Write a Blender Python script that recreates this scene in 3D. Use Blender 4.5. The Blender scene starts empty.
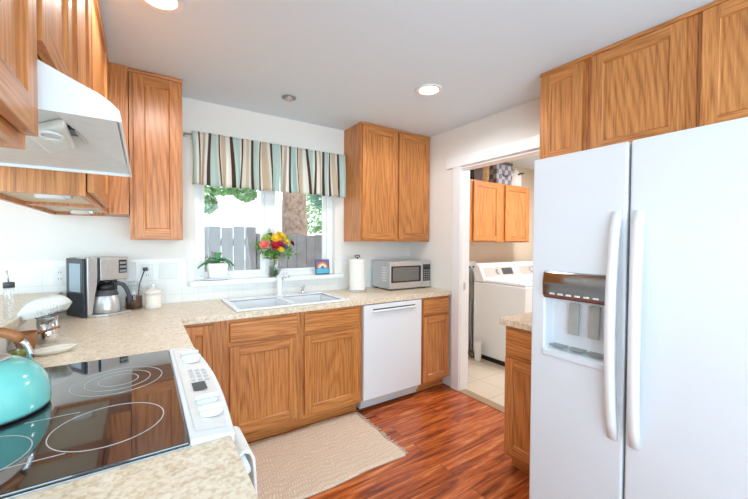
import bpy, bmesh, math, random
from mathutils import Vector, Matrix
random.seed(7)
C = bpy.context.scene.collection
SC = bpy.context.scene
PI = math.pi
R = math.radians

# ------------------------------------------------------------------ camera
CAM = (0.5253, -2.9242, 1.3679)
F_PX = 345.77
yaw, pit, rol = R(33.655), R(-1.2307), R(0.30)
fwd = Vector((math.sin(yaw), math.cos(yaw), 0)); rt0 = Vector((math.cos(yaw), -math.sin(yaw), 0)); zz = Vector((0, 0, 1))
F_ = fwd*math.cos(pit) + zz*math.sin(pit); U0 = -fwd*math.sin(pit) + zz*math.cos(pit)
R_ = rt0*math.cos(rol) + U0*math.sin(rol); U_ = -rt0*math.sin(rol) + U0*math.cos(rol)
cd = bpy.data.cameras.new('camera'); cam = bpy.data.objects.new('camera', cd); C.objects.link(cam)
cd.sensor_fit = 'HORIZONTAL'; cd.sensor_width = 36; cd.lens = F_PX/748*36; cd.clip_start = 0.02
m3 = Matrix((R_, U_, -F_)).transposed()
cam.matrix_world = Matrix.Translation(CAM) @ m3.to_4x4()
SC.camera = cam

# ------------------------------------------------------------------ light
SC.view_settings.view_transform = 'Standard'; SC.view_settings.look = 'None'
SC.view_settings.exposure = 0.1; SC.view_settings.gamma = 1.0; SC.view_settings.use_curve_mapping = False
w = bpy.data.worlds.new('sky'); SC.world = w; w.use_nodes = True
bg = w.node_tree.nodes['Background']; bg.inputs[0].default_value = (0.88, 0.95, 1.0, 1); bg.inputs[1].default_value = 1.9
sd = bpy.data.lights.new('sun', 'SUN'); sd.energy = 3.0; sd.angle = R(3); sd.color = (1, .95, .86)
sun = bpy.data.objects.new('sun', sd); C.objects.link(sun); sun.rotation_euler = (R(36), 0, R(25))

def area(name, loc, rot, sx, sy, energy, col=(1, 1, 1)):
    d = bpy.data.lights.new(name, 'AREA'); d.shape = 'RECTANGLE'; d.size = sx; d.size_y = sy; d.energy = energy; d.color = col
    o = bpy.data.objects.new(name, d); C.objects.link(o); o.location = loc; o.rotation_euler = rot
    return o
area('added_rear_fill', (0.2, -5.05, 1.35), (R(116), 0, 0), 4.6, 2.0, 150, (.55, .83, 1.0))  # unseen fill lamp added behind the camera, tipped up to brighten the ceiling
area('added_dining_fill', (-2.95, -2.4, 1.35), (R(110), 0, R(-90)), 4.0, 2.0, 38, (.68, .86, .95))  # fill lamp added out of view on the open dining side
area('laundry_room_light', (4.2, -1.3, 2.40), (0, 0, 0), .5, .5, 44, (.92, .93, 1.0))

# ------------------------------------------------------------------ materials
def srgb(r, g, b):
    f = lambda c: (c/255/12.92) if c/255 <= .04045 else ((c/255+.055)/1.055)**2.4
    return (f(r), f(g), f(b), 1)
class N:
    def __init__(s, name):
        s.m = bpy.data.materials.new(name); s.m.use_nodes = True; s.t = s.m.node_tree
        s.b = s.t.nodes['Principled BSDF']
    def n(s, typ, **kw):
        o = s.t.nodes.new(typ)
        for k, v in kw.items():
            if k.startswith('i_'):
                key = k[2:]; key = int(key) if key.isdigit() else key.replace('_', ' ')
                o.inputs[key].default_value = v
            else: setattr(o, k, v)
        return o
    def l(s, a, ao, b, bi): s.t.links.new(a.outputs[ao], b.inputs[bi])
    def ramp(s, stops, interp='LINEAR'):
        o = s.t.nodes.new('ShaderNodeValToRGB'); e = o.color_ramp; e.interpolation = interp
        while len(e.elements) < len(stops): e.elements.new(0.5)
        for el, (p, c) in zip(e.elements, stops): el.position = p; el.color = c
        return o
    def bump(s, src, out, strength=.1, dist=.002):
        b = s.n('ShaderNodeBump', i_Strength=strength, i_Distance=dist); s.l(src, out, b, 'Height'); s.l(b, 0, s.b, 'Normal')
def plain(name, col, rough=.5, metal=0, spec=.5, emit=None, es=1, coat=0, var=.03, vs=30):
    k = N(name); k.b.inputs['Roughness'].default_value = rough; k.b.inputs['Metallic'].default_value = metal
    k.b.inputs['Specular IOR Level'].default_value = spec
    if coat: k.b.inputs['Coat Weight'].default_value = coat
    tc = k.n('ShaderNodeTexCoord'); nz = k.n('ShaderNodeTexNoise', i_Scale=vs, i_Detail=2.0)
    k.l(tc, 'Object', nz, 'Vector')
    a = tuple(max(0, c*(1-var)) for c in col[:3])+(1,); b = tuple(min(1, c*(1+var)) for c in col[:3])+(1,)
    rp = k.ramp([(.3, a), (.7, b)]); k.l(nz, 'Fac', rp, 0); k.l(rp, 0, k.b, 'Base Color')
    if emit: k.b.inputs['Emission Color'].default_value = emit; k.b.inputs['Emission Strength'].default_value = es
    return k.m
def oak(name, axis, light=srgb(224, 154, 88), mid=srgb(201, 127, 64), dark=srgb(142, 80, 36), cath=.22, rough=.38):
    # grain runs along local axis 'z' or 'x' or 'y'
    k = N(name); tc = k.n('ShaderNodeTexCoord'); oi = k.n('ShaderNodeObjectInfo')
    add = k.n('ShaderNodeVectorMath', operation='MULTIPLY_ADD'); cx = k.n('ShaderNodeCombineXYZ')
    for i in range(3): k.l(oi, 'Random', cx, i)
    k.l(tc, 'Object', add, 0); add.inputs[1].default_value = (1, 1, 1)
    sc = k.n('ShaderNodeVectorMath', operation='SCALE'); sc.inputs['Scale'].default_value = 7.3; k.l(cx, 0, sc, 0); k.l(sc, 0, add, 2)
    mp = k.n('ShaderNodeMapping'); k.l(add, 0, mp, 'Vector')
    s = [1, 1, 1]; s['xyz'.index(axis)] = .09; mp.inputs['Scale'].default_value = s
    wv = k.n('ShaderNodeTexWave', wave_type='BANDS', bands_direction='DIAGONAL', i_Scale=19.0, i_Distortion=42.0, i_Detail=1.2, i_Detail_Scale=.26, i_Detail_Roughness=.5)
    k.l(mp, 0, wv, 'Vector')
    nz = k.n('ShaderNodeTexNoise', i_Scale=150.0, i_Detail=4.0, i_Roughness=.6)
    mp2 = k.n('ShaderNodeMapping'); k.l(add, 0, mp2, 'Vector'); s2 = [1, 1, 1]; s2['xyz'.index(axis)] = .035; mp2.inputs['Scale'].default_value = s2
    k.l(mp2, 0, nz, 'Vector')
    big = k.n('ShaderNodeTexNoise', i_Scale=9.0, i_Detail=2.0); k.l(mp2, 0, big, 'Vector')
    r1 = k.ramp([(0, dark), (.16, tuple((a+b_)/2 for a, b_ in zip(dark, mid))), (.4, mid), (.75, light), (1, light)]); k.l(wv, 'Color', r1, 0)
    r2 = k.ramp([(.3, dark), (.5, mid), (.72, light)]); k.l(nz, 'Fac', r2, 0)
    mx = k.n('ShaderNodeMix', data_type='RGBA'); mx.inputs[0].default_value = 1-cath
    k.l(r1, 0, mx, 6); k.l(r2, 0, mx, 7)
    hv = k.n('ShaderNodeHueSaturation'); mr = k.n('ShaderNodeMapRange'); k.l(big, 'Fac', mr, 0)
    mr.inputs[1].default_value = .3; mr.inputs[2].default_value = .7; mr.inputs[3].default_value = .9; mr.inputs[4].default_value = 1.1
    k.l(mr, 0, hv, 'Value'); k.l(mx, 2, hv, 'Color'); k.l(hv, 0, k.b, 'Base Color')
    k.b.inputs['Roughness'].default_value = rough; k.b.inputs['Coat Weight'].default_value = .15; k.b.inputs['Coat Roughness'].default_value = .25
    k.bump(nz, 'Fac', .15, .001)
    return k.m
OZ = oak('oak_vertical', 'z'); OX = oak('oak_horizontal', 'x'); OP = oak('oak_panel', 'z', cath=.28)
OY = oak('oak_side', 'z', cath=.25)
UND = plain('cabinet_underside', srgb(232, 220, 196), .6)
def laminate(name, a, b, c):
    k = N(name); tc = k.n('ShaderNodeTexCoord')
    n1 = k.n('ShaderNodeTexNoise', i_Scale=26.0, i_Detail=5.0, i_Roughness=.6); n2 = k.n('ShaderNodeTexNoise', i_Scale=95.0, i_Detail=3.0, i_Distortion=.3)
    k.l(tc, 'Object', n1, 'Vector'); k.l(tc, 'Object', n2, 'Vector')
    r1 = k.ramp([(.32, a), (.52, b), (.68, c)]); k.l(n1, 'Fac', r1, 0); r2 = k.ramp([(.36, a), (.5, b), (.62, c)]); k.l(n2, 'Fac', r2, 0)
    mx = k.n('ShaderNodeMix', data_type='RGBA'); mx.inputs[0].default_value = .6; k.l(r1, 0, mx, 6); k.l(r2, 0, mx, 7); k.l(mx, 2, k.b, 'Base Color')
    k.b.inputs['Roughness'].default_value = .32
    return k.m
LAM = laminate('laminate', srgb(206, 180, 146), srgb(234, 217, 191), srgb(246, 235, 217))
def wood_floor():
    k = N('wood_floor'); tc = k.n('ShaderNodeTexCoord')
    br = k.n('ShaderNodeTexBrick', offset=.37, offset_frequency=2, i_Scale=1.0, i_Mortar_Size=.0012, i_Mortar_Smooth=.2, i_Bias=0.0, i_Brick_Width=1.25, i_Row_Height=.127)
    k.l(tc, 'Object', br, 'Vector'); br.inputs['Color1'].default_value = (0, 0, 0, 1); br.inputs['Color2'].default_value = (1, 1, 1, 1); br.inputs['Mortar'].default_value = (.5, .5, .5, 1)
    of = k.n('ShaderNodeVectorMath', operation='MULTIPLY_ADD'); k.l(br, 'Color', of, 0); of.inputs[1].default_value = (9, 5, 3); k.l(tc, 'Object', of, 2)
    mp = k.n('ShaderNodeMapping'); mp.inputs['Scale'].default_value = (.10, 1, 1); k.l(of, 0, mp, 0)
    n1 = k.n('ShaderNodeTexNoise', i_Scale=19.0, i_Detail=6.0, i_Roughness=.58, i_Distortion=.9); k.l(mp, 0, n1, 'Vector')
    n2 = k.n('ShaderNodeTexNoise', i_Scale=120.0, i_Detail=3.0); k.l(mp, 0, n2, 'Vector')
    r1 = k.ramp([(.28, srgb(84, 32, 12)), (.42, srgb(154, 70, 30)), (.56, srgb(200, 102, 48)), (.74, srgb(232, 154, 92))]); k.l(n1, 'Fac', r1, 0)
    r2 = k.ramp([(.3, (.6, .6, .6, 1)), (.7, (1.15, 1.15, 1.15, 1))]); k.l(n2, 'Fac', r2, 0)
    mx = k.n('ShaderNodeMix', data_type='RGBA', blend_type='MULTIPLY'); mx.inputs[0].default_value = .7; k.l(r1, 0, mx, 6); k.l(r2, 0, mx, 7)
    m2 = k.n('ShaderNodeMix', data_type='RGBA', blend_type='MIX'); k.l(br, 'Fac', m2, 0); k.l(mx, 2, m2, 6); m2.inputs[7].default_value = srgb(60, 26, 12)
    k.l(m2, 2, k.b, 'Base Color'); k.b.inputs['Roughness'].default_value = .24
    k.bump(br, 'Fac', -.15, .001)
    return k.m
def tile(name, size, body, grout, rough, mortar=.004, plane='xy', var=.02):
    k = N(name); tc = k.n('ShaderNodeTexCoord'); src = (tc, 'Object')
    if plane == 'xz':
        sp = k.n('ShaderNodeSeparateXYZ'); k.l(tc, 'Object', sp, 0); cb = k.n('ShaderNodeCombineXYZ'); k.l(sp, 0, cb, 0); k.l(sp, 2, cb, 1); src = (cb, 0)
    br = k.n('ShaderNodeTexBrick', offset=0.0, i_Scale=1.0, i_Mortar_Size=mortar, i_Mortar_Smooth=.3, i_Brick_Width=size, i_Row_Height=size)
    k.l(*src, br, 'Vector'); c2 = tuple(c*(1-var) for c in body[:3])+(1,)
    br.inputs['Color1'].default_value = body; br.inputs['Color2'].default_value = c2; br.inputs['Mortar'].default_value = grout
    k.l(br, 'Color', k.b, 'Base Color'); k.b.inputs['Roughness'].default_value = rough; k.bump(br, 'Fac', -.25, .002)
    return k.m
def wallpaint(name, col, rough=.7):
    k = N(name); tc = k.n('ShaderNodeTexCoord'); nz = k.n('ShaderNodeTexNoise', i_Scale=180.0, i_Detail=2.0); k.l(tc, 'Object', nz, 'Vector')
    k.b.inputs['Base Color'].default_value = col; k.b.inputs['Roughness'].default_value = rough; k.bump(nz, 'Fac', .06, .001)
    return k.m
WALL = wallpaint('wall_paint', srgb(243, 239, 232)); CEIL = wallpaint('ceiling_paint', srgb(228, 238, 245)); LWALL = wallpaint('laundry_paint', srgb(226, 211, 190))
FLOOR = wood_floor(); LTILE = tile('laundry_tile', .33, srgb(214, 200, 178), srgb(178, 164, 142), .35)
STILE = tile('splash_tile', .1085, srgb(245, 244, 240), srgb(233, 230, 225), .18, .0020, 'xz', .01)
TRIM = plain('white_trim', srgb(246, 246, 245), .35, var=.005)
WHITE = plain('white_enamel', srgb(236, 239, 241), .22, coat=.3, var=.004)
WPLAST = plain('white_plastic', srgb(242, 241, 238), .35, var=.01)
FRIDGE = plain('fridge_white', srgb(226, 231, 236), .3, var=.006, vs=6)
GREYP = plain('grey_plastic', srgb(150, 152, 150), .35); LGREY = plain('light_grey_panel', srgb(206, 209, 210), .4, var=.02)
DGREY = plain('dark_grey', srgb(70, 72, 76), .4); BLACK = plain('black_plastic', srgb(24, 24, 26), .3); BGLOSS = plain('black_gloss', srgb(20, 24, 30), .08)
STEEL = plain('stainless_steel', srgb(208, 208, 208), .32, .75, var=.06, vs=60); CHROME = plain('chrome', srgb(225, 226, 228), .08, 1, var=.01)
CERAM = plain('cream_ceramic', srgb(240, 232, 220), .25); PAPER = plain('paper', srgb(246, 243, 236), .85, var=.02)
TEAL = plain('turquoise_enamel', srgb(122, 212, 204), .18, coat=.5, var=.01); BROWNW = plain('turned_wood', srgb(166, 104, 58), .4, var=.2, vs=50)
COFFEE = plain('ground_coffee', srgb(94, 54, 34), .9, var=.35, vs=220); TOWEL = plain('towel_cloth', srgb(238, 234, 226), .95, var=.06, vs=160)
LEAF = plain('plant_leaf', srgb(70, 138, 82), .4, var=.2); LEAFB = plain('bouquet_leaf', srgb(98, 150, 62), .5, var=.3)
FENCE = plain('fence_wood', srgb(122, 122, 128), .85, var=.15, vs=8); BARK = plain('bark', srgb(150, 128, 116), .9, var=.35, vs=14)
GROUND = plain('garden_ground', srgb(206, 200, 180), .95, var=.1, vs=3)
CLOTHB = plain('canvas', srgb(170, 130, 90), .9, var=.2)
def glass(name, tint=(1, 1, 1, 1), refl=.12):
    k = N(name); t = k.t; t.nodes.remove(k.b); out = t.nodes['Material Output']
    tr = k.n('ShaderNodeBsdfTransparent'); tr.inputs[0].default_value = tint; gl = k.n('ShaderNodeBsdfGlossy', i_Roughness=.02)
    fr = k.n('ShaderNodeLayerWeight', i_Blend=.5); pw = k.n('ShaderNodeMath', operation='POWER'); pw.inputs[1].default_value = 4.0; k.l(fr, 'Facing', pw, 0); mu = k.n('ShaderNodeMath', operation='MULTIPLY_ADD'); mu.inputs[1].default_value = .55; mu.inputs[2].default_value = refl*.4; k.l(pw, 0, mu, 0)
    mx = k.n('ShaderNodeMixShader'); k.l(mu, 0, mx, 0); k.l(tr, 0, mx, 1); k.l(gl, 0, mx, 2); k.l(mx, 0, out, 0)
    return k.m
PANE = glass('window_glass', (.97, .98, .98, 1), .06); CLEAR = glass('clear_glass', (.985, .992, .99, 1), .12); WATER = glass('water', (.96, .98, .97, 1), .05)
def cooktop_glass():
    k = N('cooktop_glass'); k.b.inputs['Base Color'].default_value = srgb(34, 36, 40); k.b.inputs['Roughness'].default_value = .05; k.b.inputs['Specular IOR Level'].default_value = .9
    k.b.inputs['Coat Weight'].default_value = 1.0; k.b.inputs['Coat Roughness'].default_value = .03
    return k.m
COOK = cooktop_glass()
RING = plain('burner_print', srgb(200, 200, 198), .4)
def rug_mat():
    k = N('rug_weave'); tc = k.n('ShaderNodeTexCoord')
    wv = k.n('ShaderNodeTexWave', bands_direction='X', i_Scale=21.0, i_Distortion=7.0, i_Detail=1.0); k.l(tc, 'Object', wv, 'Vector')
    w2 = k.n('ShaderNodeTexWave', bands_direction='Y', i_Scale=9.0, i_Distortion=9.0, i_Detail=2.0); k.l(tc, 'Object', w2, 'Vector')
    mu = k.n('ShaderNodeMath', operation='MULTIPLY'); k.l(wv, 'Color', mu, 0); k.l(w2, 'Color', mu, 1)
    r = k.ramp([(0, srgb(216, 193, 168)), (.3, srgb(229, 206, 183)), (1, srgb(236, 216, 194))]); k.l(mu, 0, r, 0); k.l(r, 0, k.b, 'Base Color')
    k.b.inputs['Roughness'].default_value = .95; k.bump(mu, 0, .6, .004)
    return k.m
RUG = rug_mat()
def stripes():
    k = N('striped_fabric'); tc = k.n('ShaderNodeTexCoord'); uv = k.n('ShaderNodeSeparateXYZ'); k.l(tc, 'UV', uv, 0)
    aq, cr, ta, br, wh = srgb(216, 234, 228), srgb(250, 246, 236), srgb(230, 214, 190), srgb(108, 80, 64), srgb(252, 251, 247)
    seq = [(br, 1.8), (aq, 4), (wh, 1.2), (br, 1.0), (cr, .8), (ta, 3.4), (wh, 1.6), (cr, .8), (br, 1.7), (aq, 4.4), (cr, 1.4), (br, 1), (cr, 2), (ta, 1.6), (wh, 2)]
    tot = sum(q for _, q in seq); p = 0; st = []
    for c, q in seq: st.append((p/tot, c)); p += q
    fr = k.n('ShaderNodeMath', operation='FRACT'); ms = k.n('ShaderNodeMath', operation='MULTIPLY'); ms.inputs[1].default_value = 3.9
    k.l(uv, 0, ms, 0); k.l(ms, 0, fr, 0); r = k.ramp(st, 'CONSTANT'); k.l(fr, 0, r, 0); k.l(r, 0, k.b, 'Base Color'); k.b.inputs['Roughness'].default_value = .9
    tl = k.n('ShaderNodeBsdfTranslucent'); k.l(r, 0, tl, 0); mx = k.n('ShaderNodeMixShader'); mx.inputs[0].default_value = .5; k.l(k.b, 0, mx, 1); k.l(tl, 0, mx, 2); k.l(mx, 0, k.t.nodes['Material Output'], 0)
    return k.m
STRIPE = stripes()

# ------------------------------------------------------------------ mesh builder
class MB:
    def __init__(s): s.bm = bmesh.new(); s.uv = None
    def _f(s, vs, mi, smooth=False):
        try:
            f = s.bm.faces.new(vs); f.material_index = mi; f.smooth = smooth; return f
        except ValueError: return None
    def box(s, x0, x1, y0, y1, z0, z1, mi=0):
        v = [s.bm.verts.new(p) for p in ((x0,y0,z0),(x1,y0,z0),(x1,y1,z0),(x0,y1,z0),(x0,y0,z1),(x1,y0,z1),(x1,y1,z1),(x0,y1,z1))]
        for q in ((0,3,2,1),(4,5,6,7),(0,1,5,4),(1,2,6,5),(2,3,7,6),(3,0,4,7)): s._f([v[i] for i in q], mi)
        return s
    def prism(s, pts, axis, a, b, mi=0, smooth=False):
        # pts: 2d polygon; axis 'x': (y,z), 'y': (x,z), 'z': (x,y)
        def P(p, t): return (t, p[0], p[1]) if axis == 'x' else ((p[0], t, p[1]) if axis == 'y' else (p[0], p[1], t))
        A = [s.bm.verts.new(P(p, a)) for p in pts]; B = [s.bm.verts.new(P(p, b)) for p in pts]
        s._f(A[::-1], mi); s._f(B, mi); n = len(pts)
        for i in range(n): s._f([A[i], A[(i+1) % n], B[(i+1) % n], B[i]], mi, smooth)
        return s
    def lathe(s, prof, c=(0,0,0), n=24, mi=0, smooth=True, caps=True, sx=1, sy=1):
        rings = []
        for r, z in prof:
            if r < 1e-5: rings.append([s.bm.verts.new((c[0], c[1], c[2]+z))])
            else: rings.append([s.bm.verts.new((c[0]+r*sx*math.cos(2*PI*i/n), c[1]+r*sy*math.sin(2*PI*i/n), c[2]+z)) for i in range(n)])
        for A, B in zip(rings, rings[1:]):
            for i in range(n):
                j = (i+1) % n
                if len(A) == 1 and len(B) == 1: continue
                if len(A) == 1: s._f([A[0], B[i], B[j]][::-1], mi, smooth)
                elif len(B) == 1: s._f([A[i], A[j], B[0]], mi, smooth)
                else: s._f([A[i], A[j], B[j], B[i]], mi, smooth)
        if caps:
            if len(rings[0]) > 1: s._f(rings[0][::-1], mi)
            if len(rings[-1]) > 1: s._f(rings[-1], mi)
        return s
    def tube(s, path, r, n=10, mi=0, smooth=True, closed=False):
        path = [Vector(p) for p in path]; m = len(path); rr = r if isinstance(r, (list, tuple)) else [r]*m; rings = []
        up = Vector((0, 0, 1))
        for i, p in enumerate(path):
            if closed: d = (path[(i+1) % m]-path[i-1])
            else: d = path[min(i+1, m-1)]-path[max(i-1, 0)]
            d = d.normalized() if d.length > 1e-9 else Vector((0,0,1))
            if i == 0:
                a = d.cross(up)
                if a.length < .05: a = d.cross(Vector((0, 1, 0)))
            else: a = a-d*a.dot(d)
            a.normalize(); b = a.cross(d).normalized()
            rings.append([s.bm.verts.new(p+(a*math.cos(2*PI*k/n)+b*math.sin(2*PI*k/n))*rr[i]) for k in range(n)])
        for i in range(m if closed else m-1):
            A, B = rings[i], rings[(i+1) % m]
            for k in range(n): s._f([A[k], B[k], B[(k+1) % n], A[(k+1) % n]], mi, smooth)
        if not closed: s._f(rings[0], mi); s._f(rings[-1][::-1], mi)
        return s
    def cyl(s, a, b, r, n=16, mi=0): return s.tube([a, b], r, n, mi)
    def ring(s, c, r0, r1, z0, z1, n=40, mi=0, sx=1, sy=1):
        V = []
        for r, z in ((r0, z0), (r1, z0), (r1, z1), (r0, z1)):
            V.append([s.bm.verts.new((c[0]+r*sx*math.cos(2*PI*i/n), c[1]+r*sy*math.sin(2*PI*i/n), c[2]+z)) for i in range(n)])
        for a in range(4):
            A, B = V[a], V[(a+1) % 4]
            for i in range(n): s._f([A[i], A[(i+1) % n], B[(i+1) % n], B[i]], mi, False)
        return s
    def grid(s, fn, nu, nv, mi=0, smooth=True, uv=None):
        V = [[s.bm.verts.new(fn(i/nu, j/nv)) for j in range(nv+1)] for i in range(nu+1)]
        L = s.bm.loops.layers.uv.verify() if uv else None
        for i in range(nu):
            for j in range(nv):
                f = s._f([V[i][j], V[i+1][j], V[i+1][j+1], V[i][j+1]], mi, smooth)
                if uv and f:
                    for lp, (a, b) in zip(f.loops, ((i, j), (i+1, j), (i+1, j+1), (i, j+1))): lp[L].uv = uv(a/nu, b/nv)
        return s
    def blob(s, c, r, mi=0, sub=2, jit=0, sq=(1, 1, 1)):
        o = bmesh.ops.create_icosphere(s.bm, subdivisions=sub, radius=1)
        for v in o['verts']:
            k = r*(1+random.uniform(-jit, jit)); v.co = Vector((c[0]+v.co.x*k*sq[0], c[1]+v.co.y*k*sq[1], c[2]+v.co.z*k*sq[2]))
            for f in v.link_faces: f.material_index = mi; f.smooth = True
        return s
    def build(s, name, mats, parent=None, loc=None, bevel=0, seg=2, fixn=True, solid=0, rotz=0):
        if fixn: bmesh.ops.recalc_face_normals(s.bm, faces=s.bm.faces)
        if loc is not None: bmesh.ops.translate(s.bm, verts=s.bm.verts, vec=-Vector(loc))
        me = bpy.data.meshes.new(name); s.bm.to_mesh(me); s.bm.free()
        for m in (mats if isinstance(mats, (list, tuple)) else [mats]): me.materials.append(m)
        o = bpy.data.objects.new(name, me); C.objects.link(o)
        if loc is not None: o.location = loc
        if parent: o.parent = parent
        if solid:
            q = o.modifiers.new('solid', 'SOLIDIFY'); q.thickness = solid; q.offset = 0
        if bevel:
            q = o.modifiers.new('bevel', 'BEVEL'); q.width = bevel; q.segments = seg; q.limit_method = 'ANGLE'; q.angle_limit = R(40); q.harden_normals = False
        return o
def tag(o, label, cat, group=None, kind=None):
    o['label'] = label; o['category'] = cat
    if group: o['group'] = group
    if kind: o['kind'] = kind
    return o
def thing(name, label, cat, loc=(0,0,0), rz=0, group=None):
    o = bpy.data.objects.new(name, None); C.objects.link(o); o.location = loc; o.rotation_euler = (0, 0, rz); o.empty_display_size = .05
    return tag(o, label, cat, group)
def struct(o): o['kind'] = 'structure'; return o

# ------------------------------------------------------------------ the shell
W, H = 2.94, 2.428
XL, YB = -3.2, -5.3
XR = 5.35
WT = .11
struct(MB().box(XL-.1, W+.06, YB-.1, .12, -.1, 0).build('floor', FLOOR))
struct(MB().box(W+.06, XR+.1, -2.7, .12, -.1, 0.001).build('floor_laundry', LTILE))
struct(MB().box(XL-.1, XR+.1, YB-.1, .14, H, H+.15).build('ceiling', CEIL))
# back wall with the window hole
WX0, WX1, WZ0, WZ1 = .846, 2.03, 1.066, 2.11
b = MB(); b.box(XL, WX0, 0, .12, 0, H); b.box(WX1, W+WT, 0, .12, 0, H); b.box(WX0, WX1, 0, .12, 0, WZ0); b.box(WX0, WX1, 0, .12, WZ1, H)
struct(b.build('wall_back', WALL))
struct(MB().box(W+WT+.001, XR, -.012, .12, 0, H).build('wall_laundry_back', LWALL))
# right wall with the laundry doorway
DY0, DY1, DZ = -.714, -1.56, 2.062
b = MB(); b.box(W, W+WT, DY0, -.0005, 0, H); b.box(W, W+WT, YB, DY1, 0, H); b.box(W, W+WT, DY1, DY0, DZ, H)
struct(b.build('wall_right', WALL))
struct(MB().box(XR, XR+.1, -2.7, 0, 0, H).build('wall_laundry_right', LWALL))
struct(MB().box(W+WT, XR, -2.8, -2.7, 0, H).build('wall_laundry_front', LWALL))
# far walls of the open dining side, with window openings
def wall_openings(name, fixed, along0, along1, ops, axis):
    b = MB(); ops = sorted(ops); p = along0
    def add(a0, a1, z0, z1):
        if axis == 'y': b.box(fixed-.1, fixed, a0, a1, z0, z1)
        else: b.box(a0, a1, fixed-.1, fixed, z0, z1)
    for a0, a1, z0, z1 in ops:
        add(p, a0, 0, H); add(a0, a1, 0, z0); add(a0, a1, z1, H); p = a1
    add(p, along1, 0, H)
    return struct(b.build(name, WALL))
wall_openings('wall_left', XL, YB, 0, [(-4.4, -.5, .5, 2.2)], 'y')
wall_openings('wall_front', YB, XL, W+WT, [(-2.1, .0, .5, 2.2), (.4, 2.5, .5, 2.2)], 'x')

# backsplash tiles
b = MB(); b.box(-.6, WX0-.06, -.006, -.0005, .955, 1.239); b.box(WX0-.06, WX1+.06, -.006, -.0005, .955, 1.03); b.box(WX1+.06, W-.001, -.006, -.0005, .955, 1.239)
b.box(-.6, W-.001, -.006, -.0005, .914, .955)
struct(b.build('trim_3', STILE))

# window
b = MB(); fx0, fx1, fz0, fz1 = WX0+.001, WX1-.001, WZ0+.001, WZ1-.001
y0, y1 = .05, .11
b.box(fx0, fx0+.045, y0, y1, fz0, fz1); b.box(fx1-.06, fx1, y0, y1, fz0, fz1)
b.box(fx0+.045, fx1-.06, y0, y1, fz0, fz0+.03); b.box(fx0+.045, fx1-.06, y0, y1, fz1-.05, fz1)
b.box(1.385, 1.455, y0+.002, y1, fz0+.03, fz1-.05)
win = struct(b.build('window_1', TRIM, bevel=.003))
def sash(x0, x1, ya):
    m = MB(); t = .03
    m.box(x0, x0+t, ya, ya+.03, fz0+.03, fz1-.05); m.box(x1-t, x1, ya, ya+.03, fz0+.03, fz1-.05); m.box(x0+t, x1-t, ya, ya+.03, fz0+.03, fz0+.06); m.box(x0+t, x1-t, ya, ya+.03, fz1-.08, fz1-.05)
    o = m.build('window_sash', TRIM, win, bevel=.003)
    MB().box(x0+t, x1-t, ya+.013, ya+.017, fz0+.06, fz1-.08).build('pane', PANE, o)
    return o
sash(fx0+.045, 1.386, .062); s2 = sash(1.454, fx1-.06, .07)
m = MB(); m.box(1.402, 1.416, .038, .0515, 1.40, 1.47); m.tube([(1.409, .040, 1.435), (1.409, .028, 1.45), (1.409, .024, 1.49)], .004, 8); m.build('latch', WPLAST, win)
b = MB(); b.box(.806, 2.094, -.058, -.0065, 1.033, 1.066); b.box(WX0+.001, WX1-.001, -.0065, .049, 1.0665, 1.0675)
struct(b.build('trim_1', TRIM, bevel=.004))
# doorway casing
b = MB()
b.box(W-.02, W-.0005, DY0-.019, -.640, 0, 2.06); b.box(W-.02, W-.0005, DY1-.13+.0, DY1+.002, 0, 2.06)
b.box(W-.026, W-.0005, -1.672, -.56, 2.06, 2.155)
b.box(W-.0004, W+WT-.001, DY0-.022, DY0-.0005, 0, DZ-.0005); b.box(W-.0004, W+WT-.001, DY1+.0005, DY1+.022, 0, DZ-.0005)
b.box(W-.0004, W+WT-.001, DY1+.022, DY0-.022, DZ-.022, DZ-.0005)
door = struct(b.build('door_1', TRIM, bevel=.003))
MB().box(W+.035, W+.06, DY0-.0235, DY0-.0222, .93, 1.0).build('strike_plate', STEEL, door)
struct(MB().box(W-.02, W+.07, DY1+.03, DY0-.03, .0005, .006).build('trim_2', plain('threshold', srgb(170, 140, 110), .4)))

# ------------------------------------------------------------------ cabinets
DM = [OZ, OX, OP]
def door_mesh(x0, x1, z0, z1, yf, t=.019, st=.057):
    b = MB(); y1 = yf+t
    b.box(x0, x0+st, yf, y1, z0, z1, 0); b.box(x1-st, x1, yf, y1, z0, z1, 0)
    b.box(x0+st+.0003, x1-st-.0003, yf, y1, z1-st, z1, 1); b.box(x0+st+.0003, x1-st-.0003, yf, y1, z0, z0+st, 1)
    # sloped sticking around a recessed panel
    a0, a1, c0, c1 = x0+st, x1-st, z0+st, z1-st; q = .011; yp = yf+.009; yg = yf+.0165
    for (p, mi) in (([(a0, c0), (a0+q, c0+q), (a0+q, c1-q), (a0, c1)], 0), ([(a1, c0), (a1, c1), (a1-q, c1-q), (a1-q, c0+q)], 0), ([(a0, c0), (a1, c0), (a1-q, c0+q), (a0+q, c0+q)], 1), ([(a0, c1), (a0+q, c1-q), (a1-q, c1-q), (a1, c1)], 1)):
        inner = {(round(a0+q, 6), round(c0+q, 6)), (round(a0+q, 6), round(c1-q, 6)), (round(a1-q, 6), round(c0+q, 6)), (round(a1-q, 6), round(c1-q, 6))}
        b._f([b.bm.verts.new((u, yg if (round(u, 6), round(v, 6)) in inner else yf+.003, v)) for u, v in p], mi)
    b.box(a0-.002, a1+.002, yg+.0005, y1-.0005, c0-.002, c1+.002, 2); b.box(a0+q-.005, a1-q+.005, yp, yg+.0006, c0+q-.005, c1-q+.005, 2)
    return b
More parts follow.
